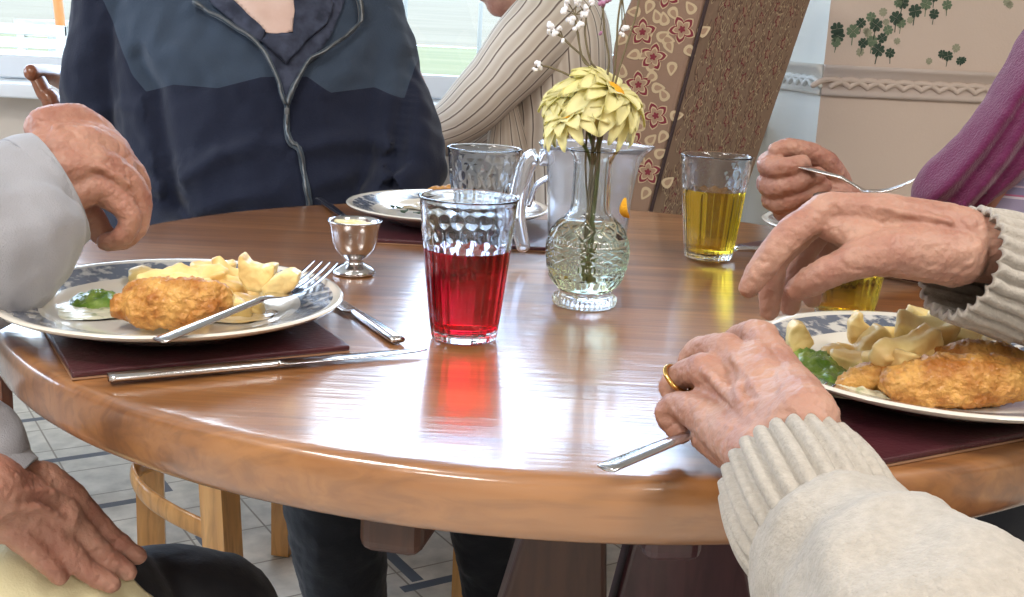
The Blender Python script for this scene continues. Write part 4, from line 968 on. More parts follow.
# ---- person with the white sleeve (left)
def person_white():
    e = empty('person', (-.80, .75, 0), 'person at the left in a white long-sleeved top, one hand raised over the left plate', 'person')
    H = [chain([(30, 185, .96, .030), (52, 160, .985, .029), (78, 150, 1.0, .027), (104, 152, 1.01, .022), (118, 168, 1.01, .018)]),
         chain([(48, 128, 1.0, .020), (78, 122, 1.02, .0165), (104, 136, 1.03, .0130)]), chain([(60, 150, .975, .018), (92, 142, .995, .015), (119, 158, 1.01, .0128)]),
         chain([(64, 170, .965, .018), (98, 162, .985, .0150), (130, 184, 1.0, .0130)]), chain([(70, 195, .965, .017), (98, 188, .98, .0145), (122, 205, .985, .0122)]),
         chain([(104, 136, 1.03, .0128), (124, 158, 1.045, .0108), (132, 190, 1.045, .0100), (126, 212, 1.04, .0090)]),
         chain([(119, 158, 1.01, .0125), (138, 182, 1.022, .0110), (139, 212, 1.022, .0102), (131, 236, 1.018, .0090)]),
         chain([(130, 184, 1.0, .0128), (140, 204, 1.004, .0112), (136, 228, 1.0, .0103), (122, 241, .998, .0090)]),
         chain([(122, 205, .985, .0120), (130, 221, .985, .0105), (120, 239, .985, .0095), (106, 242, .988, .0085)]),
         chain([(70, 205, .99, .018), (88, 215, 1.01, .0140), (100, 232, 1.02, .0115), (112, 240, 1.02, .0095)]),
         chain([(58, 148, .962, .0042), (90, 146, .977, .0042), (117, 160, .994, .004)]), chain([(62, 168, .955, .0042), (96, 166, .969, .0042), (127, 184, .984, .004)]),
         chain([(55, 128, .973, .004), (82, 127, .995, .004), (103, 137, 1.015, .004)])]
    up = hand_union(H, .0016)
    def chainY(L, n=4): return chain([(a, b, c - .035, r_ * .96) for a, b, c, r_ in L], n=n)
    G = [chainY([(-12, 488, .85, .030), (14, 500, .87, .0290), (38, 512, .88, .0260), (60, 518, .885, .019)]),
         chainY([(18, 482, .88, .020), (46, 482, .895, .0165), (74, 500, .905, .0135)]), chainY([(10, 500, .87, .018), (40, 500, .88, .0150), (66, 518, .888, .0132)]),
         chainY([(6, 515, .865, .018), (26, 518, .868, .015), (50, 532, .872, .0128)]), chainY([(2, 525, .86, .016), (14, 530, .858, .0135), (26, 542, .858, .0118)]),
         chainY([(74, 500, .905, .0130), (98, 524, .915, .0108), (118, 543, .92, .0100), (138, 556, .924, .0085)]),
         chainY([(66, 518, .888, .0128), (90, 542, .895, .0108), (110, 560, .90, .0098), (128, 572, .903, .0085)]),
         chainY([(50, 532, .872, .0124), (72, 556, .876, .0108), (92, 574, .88, .0098), (112, 584, .883, .0085)]),
         chainY([(26, 542, .858, .0112), (40, 556, .86, .0098), (52, 568, .862, .0090), (60, 577, .864, .0078)]),
         chainY([(40, 505, .92, .017), (62, 520, .935, .013), (80, 545, .94, .011)]),
         chainY([(20, 492, .845, .004), (48, 492, .868, .004), (72, 502, .889, .0038)]), chainY([(12, 508, .838, .004), (40, 508, .855, .004), (64, 520, .873, .0038)])]
    low = hand_union(G, .0016)
    f = V((.9, .42, -.1)); hp, P, R = head_pieces(V((-.78, .78, 1.26)), f, 1.0)
    w1 = dp(30, 185, .96); w2 = dp(-20, 480, .825); elU = V((-.68, .72, .92)); elL = V((-.66, .72, .70)); shU = V((-.88, .86, 1.03)); shL = V((-.80, .60, 1.03))
    core = union(hp + [tube([V((-.80, .77, 1.2)), V((-.83, .75, 1.03))], [.052, .065], 16, 3), tube([V((-.90, .72, .5)), V((-.88, .73, .8)), V((-.86, .74, 1.0))], [.13, .12, .11], 18, 3),
                       tube([shU, V((-.82, .78, .98)), elU, dp(-50, 243, .88), w1], [.04, .036, .034, .03, .026], 14, 5), tube([shL, V((-.76, .60, .82)), elL, dp(-60, 440, .84), dp(-18, 472, .838)], [.045, .036, .032, .028, .025], 14, 5)], .006, 3)
    obj('body', join(core, up, low), m_['skin'], e)
    face_bits(e, P, R, 1.0, 'hair_white')
    def jd(p, n): return .007 * fbm(p, 11, 3) + .0036 * sin(95 * (p.x * .7 + p.z * .6) + 6 * noise.noise(p * 8)) * (.5 + .5 * noise.noise(p * 6))
    A = [dp(52, 190, .963), dp(30, 200, .95), dp(0, 217, .925), dp(-50, 243, .88), elU, V((-.82, .78, .98)), shU]
    B = [dp(-2, 484, .838), dp(-20, 471, .838), dp(-60, 440, .84), elL + V((.02, 0, .02)), elL, V((-.76, .60, .82)), shL]
    sl = union([tube(A, [.050, .056, .064, .070, .074, .074, .08], 30, 6, cap=False), tube(B, [.0335, .038, .044, .052, .058, .062, .08], 30, 6, cap=False),
                tube([V((-.90, .72, .48)), V((-.89, .73, .62)), V((-.87, .74, .85)), V((-.85, .75, 1.03)), V((-.83, .76, 1.10))], [(.20, .16), (.20, .16), (.19, .14), (.17, .10), (.07, .07)], 36, 6, normal=(.9, .42, 0))], .003, 4, disp=jd)
    obj('shirt', sl, m_['white_shirt'], e)
    # flat hemmed cuff edges
    ribbed([dp(58, 188, .966), dp(47, 193, .96), dp(34, 199, .952)], [.0505, .0530, .0540], 4, .0, 'cuff', e, m_['white_shirt'], normal=(0, 0, 1), thick=.005)
    ribbed([dp(10, 492, .838), dp(0, 485, .838), dp(-12, 476, .838)], [.0330, .0345, .036], 4, .0, 'cuff', e, m_['white_shirt'], normal=(0, 0, 1), thick=.004)
    tr = union([tube([V((-.92, .66, .47)), dp(0, 643, .86), dp(110, 628, .94), dp(190, 612, .985), dp(222, 617, 1.0)], [.09, .078, .072, .064, .052], 30, 6), tube([dp(212, 620, .99), V((-.25, 1.02, .28)), V((-.26, 1.0, .08))], [.066, .055, .05], 24, 4),
                tube([V((-.94, .84, .47)), V((-.80, .93, .46)), V((-.66, .98, .45))], [.09, .085, .07], 30, 5), tube([V((-.66, .98, .45)), V((-.68, .99, .26)), V((-.74, .97, .08))], [.062, .052, .048], 24, 4)], .004, 4, disp=folds(.004, .001, 12, 40))
    t = obj('trousers', tr, m_['trouser_black'], e)
    for p in ((-.22, 1.03), (-.70, 1.0)): obj('shoe', place(superbox(.27, .10, .08, 3, 6, 0, .25), V((p[0], p[1], .041)), .45), m_['trouser_black'], e)
    return e, t
pw, trw = person_white()
tw = bvh(trw)
npk = patch(tw, [(-60, 548), (-10, 545), (14, 548), (40, 553), (70, 560), (100, 570), (125, 582), (146, 602), (150, 640), (-60, 640)], .003, .005, 7)
vs = [v + V((0, 0, .010 * fbm(v, 16, 3) + .004)) for v in npk[0]]
tag(obj('napkin', (vs, npk[1]), m_['napkin']), 'pale yellow cloth napkin spread over the black-trousered lap', 'napkin')
# ---- man in the navy fleece
def man_navy():
    cx = dp(258, 100, 1.9).x; e = empty('person', (cx, 1.92, 0), 'man in a two-tone navy zip fleece seated on the far side of the table', 'person')
    Z = lambda py, Y=1.86: dp(262, py, Y).z
    nb = dp(262, 5, 1.86); f = V((.15, -1, -.12)); hp, P, R = head_pieces(V((nb.x, nb.y - .01, nb.z + .155)), f, 1.02)
    shx = .205
    sh1 = dp(118, -25, 1.93); sh2 = dp(345, -22, 1.93); e1 = dp(96, 170, 1.93); e2 = dp(420, 140, 1.93); h1 = dp(180, 262, 1.66); h2 = dp(360, 262, 1.68)
    core = union(hp + [tube([P(0, -.01, -.06), V((nb.x, nb.y, nb.z)), V((nb.x, nb.y + .02, nb.z - .06))], [.052, .056, .07], 18, 3), tube([V((cx, 1.95, .5)), V((cx, 1.93, .75)), V((cx, 1.92, .95))], [.14, .14, .12], 18, 3),
                       tube([sh1, e1, h1], [.045, .036, .028], 14, 5), tube([sh2, e2, h2], [.045, .036, .028], 14, 5)], .006, 3)
    hands = []
    for h, sx in ((h1, 1), (h2, -1)):
        pc = [ell(h + V((.02 * sx, -.05, -.01)), (.040, .050, .018))]
        for k in range(4): pc.append(tube([h + V((.02 * sx + (k - 1.5) * .019, -.07, -.01)), h + V((.03 * sx + (k - 1.5) * .019, -.115, -.018)), h + V((.035 * sx + (k - 1.5) * .018, -.14 + .01 * abs(k - 1.5), -.035))], [.010, .009, .0075], 12, 3))
        pc.append(tube([h + V((.045 * sx, -.02, 0)), h + V((.068 * sx, -.06, -.008)), h + V((.066 * sx, -.09, -.014))], [.012, .010, .008], 12, 3))
        pc.append(ell(h, (.03, .03, .025)))
        hands.append(union(pc, .003, 3))
    obj('body', join(core, *hands), m_['skin'], e)
    face_bits(e, P, R, 1.02, 'hair_white')
    # fleece jacket: torso rows from outlines, front surface bulging toward the table
    rows = [(-52, 258, 62, 1.93, .07), (-34, 256, 110, 1.93, .085), (-10, 254, 138, 1.92, .10), (25, 254, 142, 1.91, .115), (70, 256, 143, 1.90, .125), (110, 260, 142, 1.89, .135), (150, 264, 142, 1.885, .14), (190, 266, 144, 1.885, .14), (230, 268, 148, 1.885, .14), (300, 270, 150, 1.885, .14)]
    pts = [dp(x, y, Y) for y, x, hw, Y, d in rows]; rad = [(hw * 1.88 / FPX, d) for y, x, hw, Y, d in rows]
    tor = tube(pts, rad, 48, 6, normal=(0, -1, 0))
    sl1 = tube([dp(125, -28, 1.93), dp(112, 25, 1.92), dp(104, 90, 1.92), dp(108, 150, 1.92), dp(130, 200, 1.86), dp(165, 245, 1.76), dp(185, 264, 1.68)], [.070, .068, .068, .066, .062, .056, .048], 28, 6)
    sl2 = tube([dp(345, -28, 1.93), dp(368, 20, 1.92), dp(382, 80, 1.90), dp(398, 130, 1.86), dp(405, 168, 1.83), dp(390, 215, 1.78), dp(362, 262, 1.70)], [.070, .066, .064, .066, .060, .054, .048], 28, 6)
    flare = tube([dp(418, 118, 1.88), dp(428, 152, 1.85), dp(412, 176, 1.82)], [.026, .026, .030], 18, 4)
    belly = ell(dp(262, 190, 1.84), (.19, .12, .13))
    def jd(p, n):
        q = .006 * fbm(p, 8, 3) + .0035 * fbm(p, 20, 2)
        r_ = .005 * sin(34 * (p.z + .5 * (p.x + .4) ** 2 * 3) + 5 * noise.noise(p * 5)) * max(0, noise.noise(p * 3 + V((4, 2, 1))) + .2)
        return q + r_
    def creases(px0, pts_):
        return None
    g = union([tor, sl1, sl2, flare, belly], .0048, 5, disp=jd)
    # long drawn folds radiating from the armpits and across the belly
    FL = [([(300, 150), (340, 140), (395, 146)], .010, .006), ([(318, 185), (355, 172), (410, 178)], .011, .006), ([(190, 175), (225, 152), (262, 142), (292, 143)], .010, .006), ([(205, 210), (240, 196), (290, 185)], .011, .005),
          ([(130, 60), (150, 92), (165, 150), (182, 210)], .012, -.010), ([(404, 60), (402, 100), (395, 160), (392, 185)], .011, -.010), ([(80, 118), (100, 108), (132, 112)], .010, .006), ([(96, 150), (118, 158), (150, 165)], .010, .006), ([(110, 180), (130, 188), (165, 188)], .009, .006), ([(150, 40), (200, 70), (240, 92)], .014, .004), ([(360, 40), (345, 70), (320, 96)], .012, .004)]
    KD = []
    for pl, wd, am in FL:
        for i in range(len(pl) - 1):
            for k in range(8):
                t = k / 8; x = pl[i][0] + (pl[i + 1][0] - pl[i][0]) * t; y = pl[i][1] + (pl[i + 1][1] - pl[i][1]) * t
                p = dp(x, y, 1.77); KD.append((p.x, p.z, wd, am))
    K = np.array(KD); vs = []
    for v in g[0]:
        if v.y < 1.97:
            d2 = (K[:, 0] - v.x) ** 2 + (K[:, 1] - v.z) ** 2; wts = np.exp(-d2 / (2 * K[:, 2] ** 2)); j = int(np.argmax(wts)); amt = wts[j] * K[j, 3] * 1.7
            vs.append(v + V((0, -1, .1)) * float(amt))
        else: vs.append(v)
    seam = [(60, -30), (91, 0), (107, 35), (128, 75), (144, 92), (177, 84), (224, 87), (267, 76), (310, 76), (333, 92), (372, 88), (402, 100), (412, 60), (425, 20), (440, -30)]
    SW = [dp(x, y, 1.80) for x, y in seam]
    def seamz(x):
        for i in range(len(SW) - 1):
            if SW[i].x <= x <= SW[i + 1].x: t = (x - SW[i].x) / (SW[i + 1].x - SW[i].x); return SW[i].z + t * (SW[i + 1].z - SW[i].z)
        return SW[0].z if x < SW[0].x else SW[-1].z
    J = obj('fleece_jacket', (vs, g[1]), m_['fleece'], e)
    at_ = J.data.attributes.new('yoke', 'FLOAT', 'POINT'); at_.data.foreach_set('value', [float(v.z - seamz(v.x)) if v.y < 2.2 else -1. for v in vs])
    T = bvh(J)
    # shirt and bare throat in the open neck
    sp = patch(T, [(248, -12), (300, -12), (330, -8), (345, 0), (330, 38), (310, 62), (287, 103), (270, 62), (262, 40), (240, 10)], .001, .004, 4)
    obj('shirt', sp, m_['shirt_dark'], e)
    obj('throat', patch(T, [(225, -14), (292, -14), (294, 10), (292, 33), (278, 36), (267, 34), (250, 18), (234, 0)], .004, .004, 4), m_['throat_skin'], e)
    obj('shirt_collar', join(patch(T, [(262, 42), (270, 36), (292, 35), (294, 12), (291, -12), (318, -14), (334, 4), (326, 28), (306, 44), (286, 66)], .006, .006, 4), patch(T, [(222, -12), (234, 0), (250, 17), (266, 33), (262, 44), (240, 30), (212, 4)], .006, .005, 4)), m_['shirt_dark'], e)
    def stripe(pl, wd, off, th, mat, name):
        out = []
        L_ = []; R_ = []
        for i, (x, y) in enumerate(pl):
            a = pl[max(i - 1, 0)]; b = pl[min(i + 1, len(pl) - 1)]; dx, dy = b[0] - a[0], b[1] - a[1]; l = sqrt(dx * dx + dy * dy); L_.append((x - dy / l * wd, y + dx / l * wd)); R_.append((x + dy / l * wd, y - dx / l * wd))
        return obj(name, patch(T, L_ + R_[::-1], off, th, 6), mat, e)
    def dens(pl, n=5): return [tuple(p[:2]) for p in catmull([(x, y, 0) for x, y in pl], n)]
    zl = dens([(196, 4), (228, 24), (259, 45), (272, 66), (281, 88), (286, 104)]); zr = dens([(353, -8), (358, 10), (357, 26), (340, 42), (312, 58), (299, 78), (288, 104)]); zd = dens([(287, 104), (287, 125), (289, 142), (299, 150), (303, 170), (308, 190), (309, 212)])
    stripe(zl, 2.2, .010, .004, m_['jacket_yoke'], 'zip_tape'); stripe(zr, 2.2, .010, .004, m_['jacket_yoke'], 'zip_tape'); stripe(zd, 2.8, .003, .003, m_['jacket_yoke'], 'zip_tape')
    stripe(zl, .9, .014, .003, m_['zip'], 'zip_teeth'); stripe(zr, .9, .014, .003, m_['zip'], 'zip_teeth'); stripe(zd, .9, .006, .003, m_['zip'], 'zip_teeth')
    p, nn = hit(T, 287, 111)
    if p is not None: obj('zip_pull', join(box(p + nn * .011, (.007, .004, .010), bev=.001), box(p + nn * .012 + V((0, 0, -.012)), (.004, .003, .014), bev=.001)), m_['zip'], e)
    # trousers
    kl = dp(322, 470, 1.50); kr = dp(448, 470, 1.50)
    leg = union([tube([V((cx - .09, 1.92, .53)), V((kl.x, 1.52, .54)), ], [.10, .080], 26, 3), tube([V((kl.x, 1.52, .53)), dp(340, 560, 1.56), dp(348, 600, 1.58), dp(352, 640, 1.6)], [.080, .068, .060, .055], 26, 5),
                 tube([V((cx + .09, 1.92, .53)), V((dp(470, 480, 1.52).x, 1.54, .53))], [.10, .078], 26, 3), tube([V((dp(480, 480, 1.52).x, 1.54, .53)), dp(490, 560, 1.6), dp(496, 600, 1.62), dp(500, 645, 1.64)], [.075, .052, .048, .05], 26, 5)], .005, 4, disp=folds(.005, .002, 12, 30))
    obj('trousers', leg, m_['trouser_dark'], e)
    for px in (354, 500):
        q = dp(px, 640, 1.6); obj('shoe', place(superbox(.10, .28, .085, 3, 6, 0, .25), V((q.x, 1.55, .044))), m_['trouser_black'], e)
man_navy()
# ---- person in the striped cream knit, back turned, at the next table
def rib_attr(o, vals):
    a = o.data.attributes.new('rib', 'FLOAT', 'POINT'); a.data.foreach_set('value', vals)
def ribtube(pts, rad, seg, n, count, normal=None, amp=.006, seed=0, cap=True, name='jumper', par=None):
    g = tube(pts, rad, seg, n, normal, cap); vs = []; vals = []
    for i, v in enumerate(g[0]):
        a = (i % seg) / seg; vals.append(abs(a - .5) * 2 * count / 2)
        vs.append(v + V((noise.noise(v * 9 + V((seed, 0, 0))), noise.noise(v * 9 + V((0, seed, 5))), noise.noise(v * 9 + V((9, 0, seed))))) * amp)
    return (vs, g[1]), vals
def person_stripe():
    Y = 2.66; c = dp(560, 100, Y); e = empty('person', (c.x, Y, 0), 'person with back turned in a striped cream knit, sitting by the window at another table', 'person')
    f = V((-.95, .25, -.1)); hc = dp(517, -34, Y); hp, P, R = head_pieces(hc, f, 1.0)
    sh = dp(541, 32, Y - .08); el = dp(452, 124, Y - .14); wr = dp(385, 128, Y - .05); wr2 = dp(400, 110, Y + .10); sh2 = dp(560, 20, Y + .12); el2 = dp(470, 130, Y + .13)
    neck = dp(540, -2, Y)
    core = union(hp + [tube([P(0, -.02, -.06), dp(536, 0, Y), dp(552, 20, Y)], [.055, .058, .07], 16, 3), tube([V((c.x, Y, .48)), V((c.x, Y, .7)), V((c.x, Y, .92))], [.12, .11, .10], 18, 3),
                       tube([sh, el, wr], [.045, .037, .026], 14, 5), tube([sh2, el2, wr2], [.045, .037, .026], 14, 5)], .006, 3)
    hands = []
    for h in (wr, wr2):
        pc = [ell(h + V((-.05, 0, 0)), (.05, .04, .018))]
        for k in range(4): pc.append(tube([h + V((-.08, (k - 1.5) * .019, 0)), h + V((-.12, (k - 1.5) * .019, -.008)), h + V((-.145 + .008 * abs(k - 1.5), (k - 1.5) * .018, -.022))], [.010, .009, .0075], 12, 3))
        pc.append(tube([h + V((-.03, -.035, 0)), h + V((-.06, -.058, -.006)), h + V((-.085, -.060, -.01))], [.012, .010, .008], 12, 3)); pc.append(ell(h, (.035, .03, .024)))
        hands.append(union(pc, .003, 3))
    obj('body', join(core, *hands), m_['skin'], e); face_bits(e, P, R, 1.0, 'hair_white')
    t, tv = ribtube([dp(566, 330, Y), dp(565, 240, Y), dp(563, 170, Y), dp(560, 110, Y), dp(558, 60, Y), dp(556, 22, Y), dp(548, -2, Y)], [(.15, .13), (.145, .128), (.135, .122), (.135, .122), (.13, .125), (.10, .115), (.066, .07)], 96, 8, 30, normal=(-1, 0, 0), seed=2)
    a, av = ribtube([sh + V((.012, .03, .012)), dp(523, 52, Y - .11), dp(490, 88, Y - .13), el, dp(425, 130, Y - .10), wr], [.088, .080, .068, .056, .046, .036], 64, 8, 17, normal=(0, -1, .3), seed=5)
    b, bv = ribtube([sh2, el2, wr2], [.07, .06, .04], 48, 8, 24, seed=7)
    cuff, cv = ribtube([dp(505, 112, Y - .09), dp(508, 140, Y - .08), dp(512, 170, Y - .08)], [.03, .045, .05], 48, 6, 16, seed=9)
    g = join(t, a, b, cuff); o = obj('jumper', g, m_['striped_knit'], e); rib_attr(o, tv + av + bv + cv)
    tr = union([tube([V((c.x + .05, Y - .09, .50)), V((c.x - .45, Y - .09, .50)), V((c.x - .47, Y - .09, .1))], [.10, .075, .055], 20, 5), tube([V((c.x + .05, Y + .09, .50)), V((c.x - .42, Y + .09, .50)), V((c.x - .44, Y + .09, .1))], [.10, .075, .055], 20, 5), ell(V((c.x + .03, Y, .52)), (.15, .19, .12))], .008, 3, disp=folds(.004, 0, 12, 30))
    obj('trousers', tr, m_['trouser_dark'], e)
    for sy in (-.09, .09): obj('shoe', place(superbox(.27, .10, .08, 3, 6, 0, .25), V((c.x - .52, Y + sy, .041))), m_['trouser_black'], e)
    # the seat they are on
    q = empty('dining_chair', (c.x + .03, Y, 0), 'dining chair under the person in the striped knit', 'chair')
    obj('seat', box((c.x + .02, Y, .395), (.40, .42, .03), bev=.01), m_['pine'], q, smooth=False)
    for dx, dy in ((-.17, -.18), (-.17, .18), (.19, -.18), (.19, .18)): obj('leg', box((c.x + .02 + dx, Y + dy, .19), (.035, .035, .378), bev=.004), m_['pine'], q, smooth=False)
person_stripe()
# ---- person in the purple cardigan (far right)
def person_purple():
    e = empty('person', (.86, 1.48, 0), 'person in a purple cardigan over a lilac striped shirt, fist gripping a fork', 'person')
    H = [chain([(960, 262, 1.26, .027), (905, 250, 1.27, .026), (862, 226, 1.28, .026), (835, 200, 1.29, .027), (812, 180, 1.295, .026)]),
         chain([(850, 215, 1.295, .022), (822, 195, 1.30, .022), (800, 188, 1.30, .022)]),
         chain([(828, 176, 1.30, .018), (815, 168, 1.30, .015), (790, 162, 1.29, .0135), (769, 162, 1.265, .0125), (772, 168, 1.245, .0118), (790, 166, 1.235, .0112), (803, 163, 1.235, .0095)]),  # index
         chain([(815, 185, 1.30, .015), (788, 180, 1.29, .0138), (768, 183, 1.262, .0130), (775, 188, 1.245, .0120), (800, 181, 1.235, .0115), (818, 175, 1.237, .0095)]),
         chain([(818, 196, 1.30, .014), (792, 196, 1.29, .0130), (772, 199, 1.265, .0125), (782, 203, 1.248, .0116), (806, 194, 1.24, .0110), (824, 186, 1.242, .0092)]),
         chain([(822, 206, 1.29, .013), (800, 209, 1.285, .0118), (782, 211, 1.268, .0112), (792, 212, 1.252, .0105), (812, 204, 1.246, .0098), (826, 198, 1.248, .0085)]),
         chain([(838, 182, 1.29, .016), (826, 164, 1.275, .0145), (806, 152, 1.262, .0125), (788, 148, 1.255, .0115), (776, 150, 1.252, .0095)])]        # thumb
    hd = union(H, .0016, 5, disp=skin_disp)
    f = V((-.93, -.25, -.15)); hp, P, R = head_pieces(V((.79, 1.46, 1.27)), f, .97)
    sh = V((.74, 1.31, 1.02)); sh2 = V((.86, 1.66, 1.02)); el2 = V((.76, 1.74, .80)); wr2 = V((.62, 1.52, .79))
    core = union(hp + [tube([V((.82, 1.47, 1.2)), V((.84, 1.48, 1.03))], [.05, .06], 16, 3), tube([V((.90, 1.5, .5)), V((.88, 1.5, .8)), V((.86, 1.5, 1.0))], [.10, .09, .08], 18, 3),
                       tube([sh, dp(1060, 80, 1.26), dp(980, 205, 1.25), dp(955, 256, 1.26)], [.036, .032, .022, .025], 14, 5), tube([sh2, el2, wr2], [.035, .030, .024], 14, 5)], .006, 3)
    h2 = []
    pc = [ell(wr2 + V((-.04, -.02, 0)), (.045, .04, .016)), ell(wr2, (.03, .03, .024))]
    for k in range(4): pc.append(tube([wr2 + V((-.06, (k - 1.5) * .019 - .02, 0)), wr2 + V((-.10, (k - 1.5) * .019 - .03, -.008)), wr2 + V((-.125 + .008 * abs(k - 1.5), (k - 1.5) * .018 - .035, -.018))], [.010, .009, .0075], 12, 3))
    pc.append(tube([wr2 + V((-.02, -.045, 0)), wr2 + V((-.045, -.075, -.006)), wr2 + V((-.07, -.083, -.01))], [.012, .010, .008], 12, 3)); h2 = union(pc, .003, 3)
    obj('body', join(core, hd, h2), m_['skin'], e); face_bits(e, P, R, .97, 'hair_white')
    st_ = union([tube([V((.92, 1.5, .48)), V((.90, 1.5, .7)), V((.88, 1.5, .95)), V((.86, 1.49, 1.06)), V((.85, 1.485, 1.10))], [(.18, .13), (.18, .13), (.16, .11), (.09, .08), (.06, .06)], 32, 6, normal=(-.93, -.25, 0)),
                 tube([dp(1100, 150, 1.32), dp(1050, 182, 1.29), dp(1006, 212, 1.275), dp(985, 262, 1.27)], [.070, .065, .058, .036], 24, 5)], .004, 4, disp=folds(.004, .001, 12, 30))
    obj('shirt', st_, m_['striped_shirt'], e)
    # cardigan: thick drape falling from the shoulder to the elbow, with long folds
    def strip(pl, rr, n=6): return tube([dp(x, y, Y) for x, y, Y in pl], rr, 20, n)
    cg = union([tube([sh, dp(1120, 0, 1.27), dp(1068, 80, 1.245)], [.075, .06, .05], 20, 6), strip([(1106, 0, 1.27), (1056, 76, 1.235), (1002, 142, 1.215), (948, 190, 1.215), (930, 210, 1.22)], [.058, .054, .043, .036, .026]),
                strip([(1130, -10, 1.29), (1085, 55, 1.25), (1035, 117, 1.215), (984, 172, 1.205), (958, 205, 1.21)], [.05, .040, .032, .024, .018]),
                tube([V((.96, 1.51, .50)), V((.94, 1.51, .75)), V((.92, 1.51, .96)), V((.895, 1.50, 1.06))], [(.215, .14), (.21, .135), (.20, .115), (.11, .07)], 32, 6, normal=(-.93, -.25, 0)),
                tube([sh2 + V((.02, -.02, .0)), el2, wr2 + V((.05, .06, 0))], [.075, .06, .045], 24, 6)], .0035, 4,
               disp=lambda p, n: .003 * fbm(p, 16, 3))
    # long raised folds drawn along the drape
    F = []
    for pl in ([(1048, 28), (1003, 92), (958, 152), (915, 200)], [(1060, 90), (1012, 150), (972, 200)], [(1050, 62), (1010, 112), (978, 160), (948, 202)]):
        for x, y, _ in catmull([(x, y, 0) for x, y in pl], 12): F.append((x, y))
    FW_ = [dp(x, y, 1.22) for x, y in F]; A_ = np.array([(p.x, p.z) for p in FW_]); vs = []
    for v in cg[0]:
        if v.y < 1.3:
            d2 = ((A_[:, 0] - v.x) ** 2 + (A_[:, 1] - v.z) ** 2).min(); vs.append(v + V((-.15, -1, .1)) * float(.018 * math.exp(-d2 / (2 * .0065 ** 2))))
        else: vs.append(v)
    obj('cardigan', (vs, cg[1]), m_['purple_knit'], e)
    sk = union([tube([V((.92, 1.42, .50)), V((.62, 1.36, .50)), V((.60, 1.36, .1))], [.11, .08, .055], 20, 5), tube([V((.94, 1.6, .50)), V((.66, 1.56, .50)), V((.64, 1.56, .1))], [.11, .08, .055], 20, 5)], .008, 3)
    obj('trousers', sk, m_['trouser_dark'], e)
    for sy in (1.36, 1.56): obj('shoe', place(superbox(.25, .09, .08, 3, 6, 0, .25), V((.56, sy, .041))), m_['trouser_black'], e)
person_purple()
fork(dp(800, 166, 1.232), dp(842, 178, 1.20), dp(862, 190, 1.19), dp(914, 180, 1.17), 'fork held up in the fist of the person in the purple cardigan', w=.0125, normal=(0, .0, 1))
